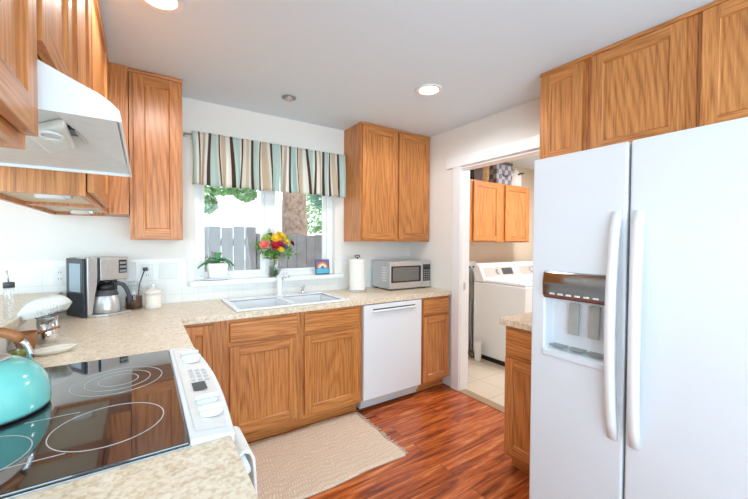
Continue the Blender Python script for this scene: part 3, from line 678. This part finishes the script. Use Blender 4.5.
# ------------------------------------------------------------------ wall plates
def plate(x, z, label, w_, h_, kind, name, cat):
    t = thing(name, label, cat, (x, -.0065, z)); MB().box(-w_/2, w_/2, -.006, 0, -h_/2, h_/2).build('plate', WPLAST, t, bevel=.002)
    if kind == 'outlet':
        for dz in (-.02, .02):
            MB().box(-.016, .016, -.0075, -.0061, dz-.014, dz+.014).build('socket', WPLAST, t, bevel=.0005)
            b = MB(); b.box(-.008, -.005, -.0079, -.0076, dz-.004, dz+.006); b.box(.005, .008, -.0079, -.0076, dz-.004, dz+.006); b.build('slot', DGREY, t)
    elif kind == 'switch':
        for dx in (-.023, .023):
            b = MB(); b.box(dx-.016, dx+.016, -.0085, -.0061, -.033, .033); b.build('rocker', WPLAST, t, bevel=.001)
    return t
plate(.082, 1.145, 'white outlet on the back wall left of the coffee maker', .07, .115, 'outlet', 'wall_outlet', 'outlet')
plate(.546, 1.145, 'white outlet on the back wall above the cream canister', .07, .115, 'outlet', 'wall_outlet', 'outlet')
plate(.676, 1.152, 'double white light switch left of the window', .115, .115, 'switch', 'light_switch', 'switch')
t = thing('plug_in_unit', 'plain white plug-in box on the wall right of the coffee maker', 'plug-in', (.447, -.0065, 1.155))
MB().box(-.03, .03, -.03, 0, -.065, .065).build('body', WPLAST, t, bevel=.006, seg=3)
t = thing('plug', 'black plug with a cord in the outlet above the canister', 'plug', (.533, -.0148, 1.17))
MB().box(-.014, .014, -.03, 0, -.012, .012).build('body', BLACK, t, bevel=.003)
b = MB(); b.tube([(-.0, -.031, 0), (-.005, -.05, -.005), (-.02, -.055, -.05), (-.035, -.05, -.10), (-.04, -.04, -.16), (-.06, -.03, -.245), (-.12, -.03, -.251)], .0035, 8); b.build('cord', BLACK, t)

# ------------------------------------------------------------------ coffee maker
def coffee_maker():
    t = thing('coffee_maker', 'stainless coffee maker with thermal carafe on the corner counter', 'coffee maker', (.2856, -.1895, .9146), R(31))
    x0, x1, yf, yb_, h_ = -.118, .122, -.10, .10, .352
    bp_ = [(x0+.02, yf+.01), (x0+.05, yf-.022), (x0+.10, yf-.045), (x0+.17, yf-.05), (x1, yf-.03), (x1, yb_), (x0+.02, yb_)]
    MB().prism(bp_, 'z', 0, .015).build('base', STEEL, t, bevel=.004)
    b = MB(); b.box(x0, x0+.016, yf+.012, yb_, .0, h_-.004); b.build('water_tank', plain('tank_black', srgb(44, 52, 62), .1, var=.02), t, bevel=.005, seg=3)
    b = MB(); b.box(x0-.0012, x0-.0002, yf+.04, yb_-.04, .15, h_-.035); b.build('tank_window', plain('tank_blue', srgb(156, 178, 192), .12), t)
    b = MB(); b.prism([(x0+.0165, .0155), (x0+.040, .0155), (x0+.046, .06), (x0+.056, .13), (x0+.066, .19), (x0+.070, .24), (x0+.070, h_), (x0+.0165, h_)], 'y', yf, .02); b.build('column', STEEL, t, bevel=.004, seg=3)
    MB().box(x0+.0165, x1, .0205, yb_, .0155, h_-.002).build('rear_housing', DGREY, t, bevel=.004)
    MB().box(x0+.080, x1, yf-.003, .02, .212, h_).build('brew_head', STEEL, t, bevel=.006, seg=3)
    MB().box(x0+.0705, x0+.0795, yf-.005, -.02, .205, h_-.001).build('seam', BLACK, t, bevel=.002)
    c = MB().box(x1-.058, x1-.012, yf-.0045, yf-.0032, h_-.10, h_-.018).build('control_panel', BLACK, t, bevel=.0005)
    for i in range(3): MB().box(x1-.053, x1-.017, yf-.0055, yf-.0046, h_-.094+i*.025, h_-.08+i*.025).build('button', plain('cm_button', srgb(150, 156, 160), .3), c)
    cx, cy = x0+.128, -.068
    MB().lathe([(.034, .197), (.034, .2115)], (cx, cy, 0), 18).build('brew_basket', BLACK, t)
    MB().lathe([(.070, .0153), (.076, .019), (.077, .04), (.072, .085), (.062, .125), (.05, .150), (.048, .152), (0, .152)], (cx, cy, 0), 32).build('carafe', STEEL, t)
    MB().lathe([(.0475, .1525), (.046, .172), (.040, .186), (0, .192)], (cx, cy, 0), 24).build('carafe_lid', BLACK, t)
    MB().lathe([(.0645, .119), (.0655, .121), (.0525, .150), (.0485, .1523)], (cx, cy, 0), 32, caps=False).build('carafe_collar', DGREY, t)
    ux, uy = .93, -.36
    b = MB(); b.tube([(cx+ux*q, cy+uy*q, z) for q, z in ((.040, .178), (.062, .188), (.084, .180), (.104, .150), (.116, .110), (.120, .075), (.112, .055))], [.012, .013, .013, .013, .012, .011, .009], 12); b.build('carafe_handle', DGREY, t)
    return t
coffee_maker()
# coffee jar and canister
t = thing('coffee_jar', 'clear glass jar half full of ground coffee beside the coffee maker', 'jar', (.468, -.135, .9146))
MB().lathe([(.0, .0), (.05, 0), (.052, .01), (.05, .13), (.042, .15), (.042, .158), (.0385, .158), (.0385, .15), (.046, .128), (.047, .008), (0, .006)], n=24, caps=False).build('glass', CLEAR, t)
MB().lathe([(.0455, .0075), (.0455, .085), (0, .095)], n=24).build('ground_coffee', COFFEE, t)['kind'] = 'stuff'
MB().lathe([(.044, .1585), (.046, .162), (.046, .174), (.03, .18), (0, .181)], n=24).build('lid', CLEAR, t)
t = thing('ceramic_canister', 'cream ceramic canister with knobbed lid on the back counter', 'canister', (.577, -.155, .9146))
MB().lathe([(.048, 0), (.05, .006), (.05, .10), (0, .10)], n=28).build('body', CERAM, t)
MB().lathe([(.054, .1005), (.054, .108), (.044, .122), (.02, .132), (.008, .136), (.008, .142), (.013, .15), (.01, .158), (0, .16)], n=28).build('lid', CERAM, t)

# ------------------------------------------------------------------ paper towel, microwave
t = thing('paper_towel_holder', 'chrome paper towel holder with loop top left of the microwave', 'holder', (2.165, -.185, .9146))
MB().lathe([(.084, 0), (.086, .006), (.084, .014), (0, .016)], n=32).build('base', STEEL, t)
b = MB(); b.cyl((0, 0, .016), (0, 0, .315), .006); b.tube([(.026*math.cos(2*PI*i/20), .0, .322+.010*math.sin(2*PI*i/20)) for i in range(20)], .0045, 8, closed=True); b.build('rod', DGREY, t)
b = MB(); b.ring((2.165, -.185, .9316), .02, .072, 0, .28, 40)
tag(b.build('paper_towel_roll', PAPER, loc=(2.165, -.185, .9316)), 'white paper towel roll on the chrome holder', 'paper towel')
mw = thing('microwave', 'stainless countertop microwave in the right corner of the counter', 'microwave', (2.680, -.185, .9146), R(-1.2))
x0, x1, y0, y1, z0, z1 = -.252, .248, -.14, .15, .012, .272
bd = MB().box(x0, x1, y0, y1, z0, z1).build('body', plain('microwave_side', srgb(206, 208, 210), .3, .6, var=.02), mw, bevel=.004)
b = MB()
for i in range(6): b.box(x0-.0012, x0-.0003, -.10, -.025, .085+i*.024, .095+i*.024)
b.build('vent', WPLAST, bd)
dd = MB().box(x0, .135, y0-.022, y0-.0005, z0, z1).build('door', STEEL, mw, bevel=.004)
MB().box(x0+.0135, .118, y0-.0235, y0-.0222, z0+.06, z1-.045).build('window_frame', BLACK, dd)
MB().box(x0+.032, .092, y0-.0245, y0-.0237, z0+.073, z1-.057).build('window', plain('mw_window', srgb(120, 116, 112), .12), dd)
cpn = MB().box(.136, x1, y0-.022, y0-.0005, z0, z1).build('control_panel', STEEL, mw, bevel=.004)
MB().box(.146, x1-.01, y0-.0235, y0-.0222, z0+.06, z1-.035).build('keypad', BLACK, cpn)
b = MB()
for i in range(3):
    for j in range(5): b.box(.154+i*.028, .174+i*.028, y0-.0244, y0-.0236, z0+.07+j*.022, z0+.084+j*.022)
b.build('button', plain('mw_button', srgb(140, 140, 138), .4), cpn)
MB().box(.154, x1-.018, y0-.0244, y0-.0236, z1-.06, z1-.042).build('display', plain('mw_display', srgb(60, 84, 88), .2), cpn)
b = MB()
for xx in (x0+.04, x1-.04):
    for yy in (y0+.03, y1-.03): b.lathe([(.014, 0), (.014, .0118)], (xx, yy, 0), 10)
b.build('foot', BLACK, mw)

# ------------------------------------------------------------------ window sill things
t = thing('potted_plant', 'green leafy plant in a white square pot on the window sill', 'plant', (1.0, -.012, 1.0682))
b = MB(); v0 = [b.bm.verts.new((x*.06, y*.042, .016)) for x, y in ((-1,-1),(1,-1),(1,1),(-1,1))]; v1 = [b.bm.verts.new((x*.075, y*.048, .13)) for x, y in ((-1,-1),(1,-1),(1,1),(-1,1))]
b._f(v0[::-1], 0); [b._f([v0[i], v0[(i+1) % 4], v1[(i+1) % 4], v1[i]], 0) for i in range(4)]; b._f(v1, 0); b.build('pot', WHITE, t, bevel=.008, seg=3)
MB().lathe([(.07, 0), (.088, .006), (.092, .014), (.0, .0145)], n=28, sx=1.05, sy=.5).build('saucer', WHITE, t)
for a, L, dz in ((.1, .13, .02), (2.9, .14, .01), (-.5, .10, .03), (3.5, .10, .035), (1.2, .055, .06)):
    b = MB()
    def lf(u, v, a=a, L=L, dz=dz):
        r = L*u; wd = .026*math.sin(PI*min(1, .1+u*.92))**.7; z = .132+dz*3*u*(1-u)*1.6-.045*u*u*(1 if L > .08 else 0)+.012*abs(v-.5)*2; s = (v-.5)*2*wd
        return (math.cos(a)*r-math.sin(a)*s, (math.sin(a)*r+math.cos(a)*s)*.7-.012*u, z)
    b.grid(lf, 10, 4); b.build('leaf', LEAF, t, solid=.003)
b = MB(); b.lathe([(.05, .1305), (.04, .133), (0, .135)], n=16, sx=1.1, sy=.7); b.build('soil', plain('potting_bark', srgb(110, 84, 60), .95, var=.4, vs=90), t)
# vase and flowers
VX, VY, VZ = 1.455, -.008, 1.0682
t = thing('glass_vase', 'clear glass jar vase holding the bouquet on the window sill', 'vase', (VX, VY, VZ))
MB().lathe([(0, 0), (.052, 0), (.057, .008), (.057, .115), (.046, .145), (.048, .168), (.045, .168), (.043, .145), (.054, .113), (.054, .01), (0, .006)], n=24, caps=False).build('glass', CLEAR, t)
MB().lathe([(.0532, .0105), (.0532, .085), (0, .085)], n=24).build('water', WATER, t)
b = MB(); b.tube([(.0485*math.cos(2*PI*i/24), .0485*math.sin(2*PI*i/24), .150) for i in range(24)], .003, 6, closed=True); b.build('twine', plain('twine', srgb(196, 170, 130), .9), t)
YEL = plain('petal_yellow', srgb(246, 200, 40), .6, var=.15); RED = plain('petal_red', srgb(178, 24, 40), .6, var=.15); PINK = plain('petal_coral', srgb(238, 130, 110), .6, var=.1); PUR = plain('petal_plum', srgb(86, 40, 66), .6, var=.2); GRN = plain('petal_green', srgb(150, 190, 80), .6, var=.15); BLU = plain('petal_slate', srgb(80, 84, 120), .6, var=.15)
STEM = plain('stem', srgb(86, 130, 66), .5)
def flower(name, label, dx, dz, dy, mat, r, kind='daisy'):
    p = Vector((dx, dy, dz)); t = thing(name, label, 'flower', (VX, VY, VZ+.013), 0, 'flowers in the glass vase'); r *= 1.28
    ax, ay = random.uniform(-.02, .02), random.uniform(-.02, .02)
    b = MB(); b.tube([(-dx*.25+ax, ay, .005), (dx*.08+ax*.3, dy*.1+ay*.3, .14), (dx*.55, dy*.55, .14+(dz-.14)*.55), p-Vector((0, 0, .01))], .0026, 6); b.build('stem', STEM, t)
    b = MB(); n = Vector((dx*1.2, dy*1.2-.06, .09)).normalized(); u = n.orthogonal().normalized(); v = n.cross(u)
    lay = 3 if kind == 'daisy' else 4
    for L in range(lay):
        np_ = 11 if kind == 'daisy' else 6; rr = r*(1-.22*L); lift = (.15+.30*L) if kind == 'daisy' else (.35+.42*L)
        for i in range(np_):
            a = 2*PI*(i+.5*L)/np_; d = u*math.cos(a)+v*math.sin(a); s = n.cross(d); wd = rr*(.30 if kind == 'daisy' else .55)
            q = [p+d*rr*.1-s*wd*.4, p+d*rr*.6*math.cos(lift)+n*rr*.6*math.sin(lift)-s*wd, p+d*rr*math.cos(lift)+n*rr*math.sin(lift), p+d*rr*.6*math.cos(lift)+n*rr*.6*math.sin(lift)+s*wd, p+d*rr*.1+s*wd*.4]
            b._f([b.bm.verts.new(x) for x in q], 0, False)
    b.blob(p+n*r*.2, r*.33, 0, 2, .08); b.build('bloom', mat, t, fixn=False)
    return t
FL = [('yellow_daisy', 'large yellow daisy at the top right of the bouquet', .045, .335, -.01, YEL, .05, 'daisy'),
      ('yellow_daisy', 'yellow daisy at the centre top of the bouquet', -.005, .315, -.035, YEL, .042, 'daisy'),
      ('yellow_daisy', 'yellow daisy at the right side of the bouquet', .085, .285, -.03, YEL, .042, 'daisy'),
      ('yellow_daisy', 'small yellow daisy low in the middle of the bouquet', .025, .225, -.07, YEL, .03, 'daisy'),
      ('red_rose', 'red rose at the front centre of the bouquet', -.025, .25, -.075, RED, .036, 'rose'),
      ('red_rose', 'red rose just right of the front centre of the bouquet', .02, .265, -.075, RED, .028, 'rose'),
      ('coral_rose', 'coral pink rose at the left of the bouquet', -.095, .26, -.04, PINK, .042, 'rose'),
      ('plum_rose', 'dark plum bloom at the far right edge of the bouquet', .14, .27, -.02, PUR, .03, 'rose'),
      ('plum_rose', 'dark plum bloom at the top left of the bouquet', -.05, .335, -.01, PUR, .024, 'rose'),
      ('green_mum', 'pale green bloom at the upper left of the bouquet', -.08, .315, -.02, GRN, .036, 'daisy'),
      ('blue_thistle', 'slate blue thistle in the right half of the bouquet', .062, .245, -.07, BLU, .024, 'daisy')]
for a in FL: flower(*a)
for i, (dx, dz, dy) in enumerate(((-.115, .23, .0), (-.12, .29, .02), (.11, .23, -.02), (.06, .20, -.05), (-.04, .205, -.06), (.10, .33, .02), (-.02, .36, .02), (.0, .21, .03), (-.08, .21, -.04))):
    t = tag(bpy.data.objects.new('greenery_sprig', None), 'leafy green sprig among the flowers of the bouquet', 'greenery', 'leafy sprigs in the glass vase'); C.objects.link(t); t.location = (VX, VY, VZ+.013)
    b = MB(); p = Vector((dx, dy, dz)); b.tube([(-dx*.2, 0, .006), (dx*.1, dy*.1, .14), (dx*.6, dy*.6, .14+(dz-.14)*.6), p], .002, 6); b.build('stem', STEM, t)
    b = MB()
    for k in range(26):
        c = p*.93+Vector((random.gauss(0, .026), random.gauss(0, .016), random.gauss(-.006, .022))); d = Vector((random.gauss(0, 1)+dx*8, random.gauss(0, 1), random.gauss(.2, .8))).normalized(); s = d.orthogonal().normalized()*.010; L = .038
        b._f([b.bm.verts.new(x) for x in (c, c+d*L*.5+s, c+d*L, c+d*L*.5-s)], 0)
    b.build('leaves', LEAFB, t, fixn=False)
# rainbow tile
t = thing('rainbow_tile', 'small square tile with a rainbow picture leaning at the right of the sill', 'picture', (1.895, -.02, 1.0676)); t.rotation_euler = (R(-6), 0, R(3))
MB().box(-.072, .072, 0, .010, 0, .138).build('frame', plain('tile_navy', srgb(66, 80, 104), .3), t, bevel=.002)
b = MB(); b.box(-.064, .064, -.001, -.0002, .008, .130, 0)
def arc(r0, r1, mi, off):
    n = 20; cz = .062
    pts = [(r1*math.cos(PI*i/n), cz+r1*math.sin(PI*i/n)*.92) for i in range(n+1)]+[(r0*math.cos(PI*i/n), cz+r0*math.sin(PI*i/n)*.92) for i in range(n, -1, -1)]
    V = [(b.bm.verts.new((pts[i][0], off, pts[i][1])), b.bm.verts.new((pts[2*n+1-i][0], off, pts[2*n+1-i][1]))) for i in range(n+1)]
    for i in range(n): b._f([V[i][0], V[i+1][0], V[i+1][1], V[i][1]], mi)
for i, (r0, r1) in enumerate(((.051, .060), (.042, .051), (.033, .042), (.02, .033))): arc(r0, r1, i+1, -.0014)
b.prism([(-.064, .010), (.064, .010), (.064, .05), (.03, .058), (0, .052), (-.03, .060), (-.064, .05)], 'y', -.002, -.0011, 5)
b.build('picture', [plain('pic_violet', srgb(120, 116, 176), .4), plain('pic_red', srgb(224, 92, 96), .4), plain('pic_orange', srgb(240, 160, 80), .4), plain('pic_yellow', srgb(246, 222, 120), .4), plain('pic_pale', srgb(240, 240, 222), .4), plain('pic_blue', srgb(96, 190, 214), .4)], t, fixn=False)

# ------------------------------------------------------------------ things left of the range
t = thing('kettle', 'turquoise enamel kettle with wood-grip handle on the rear burner', 'kettle', (.188, -1.650, .9236), R(12))
MB().lathe([(.10, 0), (.117, .002), (.1195, .006)], n=40, caps=True).build('base', DGREY, t)
MB().lathe([(.1205, .0065), (.122, .014), (.121, .04), (.115, .072), (.102, .100), (.082, .120), (.060, .132), (.045, .136), (0, .137)], n=40).build('body', TEAL, t)
MB().lathe([(.046, .1372), (.044, .142), (.02, .150), (.010, .152), (.010, .16), (.017, .168), (.014, .178), (0, .18)], n=28).build('lid', STEEL, t)
b = MB(); b.tube([(-.085, 0, .098), (-.118, 0, .125), (-.135, 0, .148)], [.022, .017, .013], 14); b.build('spout', TEAL, t)
b = MB()
arcp = [(.082*math.cos(a), 0, .125+.085*math.sin(a)) for a in [PI*i/18 for i in range(19)]]
b.tube(arcp[:5], .007, 10); b.build('handle_bracket', CHROME, t); b = MB(); b.tube(arcp[14:], .007, 10); b.build('handle_bracket', CHROME, t)
b = MB(); b.tube(arcp[4:15], .0125, 12); b.build('handle_grip', BROWNW, t)
t = tag(MB().lathe([(.0, .004), (.048, .004), (.064, .016), (.070, .022), (.070, .027), (.062, .025), (.046, .016), (0, .013)], n=32, sx=1.0, sy=.55, caps=False).build('spoon_rest', CERAM), 'white oval spoon rest on the counter edge by the kettle', 'spoon rest'); t.location = (.222, -1.06, .911); t.rotation_euler = (0, 0, R(20))
# filter holder
t = thing('filter_holder', 'polished steel canister holding a stack of coffee filters', 'holder', (.165, -.845, .9146))
MB().lathe([(.034, 0), (.036, .004), (.036, .11), (.034, .11), (.034, .006), (0, .006)], n=28, caps=False).build('body', CHROME, t)
b = MB(); b.tube([(.036*math.cos(2*PI*i/24), .036*math.sin(2*PI*i/24), .112) for i in range(24)], .003, 6, closed=True); b.build('rim_wire', STEEL, t)
b = MB(); NP = 44
def filt(k):
    def f(u, v):
        a = 2*PI*u; q = v**.75; rr = .012+(.074+.004*k-.012)*q; amp = .0045*max(0, v-.35)/.65
        z = .052+.007*k-.052*v**2.2+amp*math.cos(NP*a)
        return ((rr+amp*math.sin(NP*a))*math.cos(a), (rr+amp*math.sin(NP*a))*math.sin(a)*.85, z+rr*math.cos(a)*.22)
    return f
for k in range(4): b.grid(filt(k), NP*5, 7)
b.lathe([(.012, .0725), (0, .0745)], n=20, caps=False)
o = b.build('coffee_filters', PAPER, loc=None, fixn=True); o.location = (.160, -.845, 1.0445); tag(o, 'fluted stack of white paper coffee filters in the steel canister', 'coffee filters')
t = thing('wooden_scoop', 'small wooden bowl-shaped scoop leaning by the coffee filters', 'scoop', (.118, -.955, .9146), R(25))
MB().lathe([(.018, 0), (.026, .004), (.034, .04), (.037, .075), (.034, .075), (.030, .04), (.02, .01), (0, .008)], n=24, caps=False).build('bowl', BROWNW, t)
b = MB(); b.tube([(.034, 0, .062), (.08, .005, .070), (.112, .01, .074)], [.005, .004, .005], 8); b.build('handle', BROWNW, t)
t = thing('oil_bottle', 'clear glass bottle with grey stopper and steel spout on the bar ledge', 'bottle', (.066, -.93, 1.0446))
MB().lathe([(0, 0), (.0155, 0), (.0165, .004), (.0165, .11), (.0155, .122), (.0155, .128), (.0135, .128), (.0145, .11), (.0145, .005), (0, .004)], n=20, caps=False).build('glass', CLEAR, t)
MB().lathe([(.013, .1285), (.0175, .129), (.0175, .148), (.0165, .152), (0, .152)], n=20).build('stopper', DGREY, t)
b = MB(); b.tube([(0, 0, .152), (-.003, 0, .175), (-.006, 0, .20)], .0028, 8); b.build('spout', STEEL, t)
t = thing('oil_cruet', 'short glass cruet of yellow-green oil beside the wooden scoop', 'cruet', (.115, -1.06, .9146))
MB().lathe([(0, 0), (.026, 0), (.028, .004), (.028, .045), (.012, .06), (.012, .078), (.010, .078), (.010, .06), (.025, .044), (.025, .004), (0, .003)], n=20, caps=False).build('glass', CLEAR, t)
MB().lathe([(.0245, .0045), (.0245, .03), (0, .03)], n=20).build('oil', plain('oil', srgb(150, 150, 50), .15), t)

# ------------------------------------------------------------------ rug
t = thing('rug', 'beige braided rug with fringed ends on the floor before the sink', 'rug', (1.44, -.86, .001))
RX0, RX1 = -.47, .47
b = MB()
def rf(u, v): return (RX0+(RX1-RX0)*u+.006*math.sin(v*14), -.36+.66*v+.006*math.sin(u*11), .007+.0012*math.sin(u*37)*math.sin(v*23))
b.grid(rf, 60, 40); b.build('weave', RUG, t, solid=.011)
b = MB()
for sx in (-1, 1):
    for i in range(66):
        y = -.355+.65*i/65; x = (RX1 if sx > 0 else RX0); L = random.uniform(.022, .05); dy = random.gauss(0, .012)
        b.tube([(x-sx*.004, y, .010), (x+sx*L*.5, y+dy*.5, .008), (x+sx*L, y+dy, .0045)], [.0032, .003, .0018], 5)
fr_ = b.build('fringe', plain('fringe_yarn', srgb(206, 186, 164), .95, var=.1), t); fr_['kind'] = 'stuff'

# ------------------------------------------------------------------ outside
struct(MB().box(-8, 14, .13, 26, -.25, -.15).build('ground', GROUND))
def fence(x0, x1, y, h, label):
    t = thing('garden_fence', label, 'fence', ((x0+x1)/2, y, -.15)); b = MB(); n = int((x1-x0)/.145); w2 = (x1-x0)/n
    for i in range(n):
        xa = x0+i*w2-(x0+x1)/2; g = random.choice((.002, .004, .008)); b.box(xa+g, xa+w2-.002, 0, .02, .03, h+.15+random.uniform(-.012, .012))
    b.build('boards', FENCE, t, bevel=.003)
    b = MB()
    for z in (.35, h-.1): b.box(-(x1-x0)/2, (x1-x0)/2, .021, .06, z, z+.09)
    b.build('rail', FENCE, t)
    for px in (-(x1-x0)/2+.04, (x1-x0)/2-.04):
        b = MB(); b.box(px-.045, px+.045, .061, .15, 0, h+.16); b.build('post', FENCE, t, bevel=.004)
fence(-.6, 1.83, 2.0, 1.56, 'left stretch of the weathered grey board fence outside the window')
fence(1.85, 5.4, 2.05, 1.475, 'right stretch of the weathered grey board fence outside the window')
def leafmat(n, c):
    m = plain(n, c, .7, var=.45, vs=5); t = m.node_tree; b = t.nodes['Principled BSDF']; tl = t.nodes.new('ShaderNodeBsdfTranslucent'); mx = t.nodes.new('ShaderNodeMixShader'); mx.inputs[0].default_value = .45
    t.links.new(b.inputs['Base Color'].links[0].from_socket, tl.inputs[0]); t.links.new(b.outputs[0], mx.inputs[1]); t.links.new(tl.outputs[0], mx.inputs[2]); t.links.new(mx.outputs[0], t.nodes['Material Output'].inputs[0]); return m
L1 = leafmat('foliage_green', srgb(172, 208, 164)); L2 = leafmat('foliage_teal', srgb(158, 200, 190)); L3 = leafmat('foliage_dark', srgb(150, 186, 140))
def tree(x, y, h, tr, crowns, mat, label, nl=1400, ls=.09):
    t = thing('tree', label, 'tree', (x, y, -.15), 0, 'trees beyond the fence')
    b = MB(); n = 7
    b.tube([(random.uniform(-.02, .02)*i, random.uniform(-.02, .02)*i, h*i/n) for i in range(n+1)], [tr*(1.15-.55*i/n) for i in range(n+1)], 14); b.build('trunk', BARK, t)
    b = MB()
    for (cx, cy, cz, cr) in crowns:
        for k in range(nl//len(crowns)):
            d = Vector((random.gauss(0, 1), random.gauss(0, 1), random.gauss(0, 1))).normalized()*cr*random.uniform(.55, 1)**.6
            c = Vector((cx, cy, cz))+Vector((d.x, d.y, d.z*.75)); a = Vector((random.gauss(0, 1), random.gauss(0, 1), random.gauss(0, .7))).normalized(); s = a.orthogonal().normalized()*ls*.33
            b._f([b.bm.verts.new(q) for q in (c-a*ls*.5, c+s, c+a*ls*.5, c-s)], 0)
    b.build('foliage', mat, t, fixn=False)
tree(2.98, 3.5, 5.0, .25, [(.72, .1, 2.45, .36), (.95, .0, 2.15, .28), (.6, .0, 3.1, .5), (.0, .1, 4.4, .8)], L2, 'tree with a thick trunk beyond the right part of the fence', 2600, .10)
tree(1.0, 4.6, 4.0, .09, [(.45, 0, 2.42, .30), (.85, -.1, 2.62, .26), (.30, .1, 2.1, .24), (.28, .1, 1.85, .24), (.55, .05, 2.25, .24), (1.3, .0, 2.52, .24), (.5, .0, 3.0, .45)], L1, 'leafy green tree beyond the left part of the fence', 3000, .10)
tree(5.6, 6.6, 4.0, .14, [(0, 0, 2.0, .7), (-.9, 0, 2.2, .6), (.5, 0, 3.4, .8), (-.6, 0, 3.0, .6)], L3, 'green tree at the far right beyond the fence', 1800, .13)
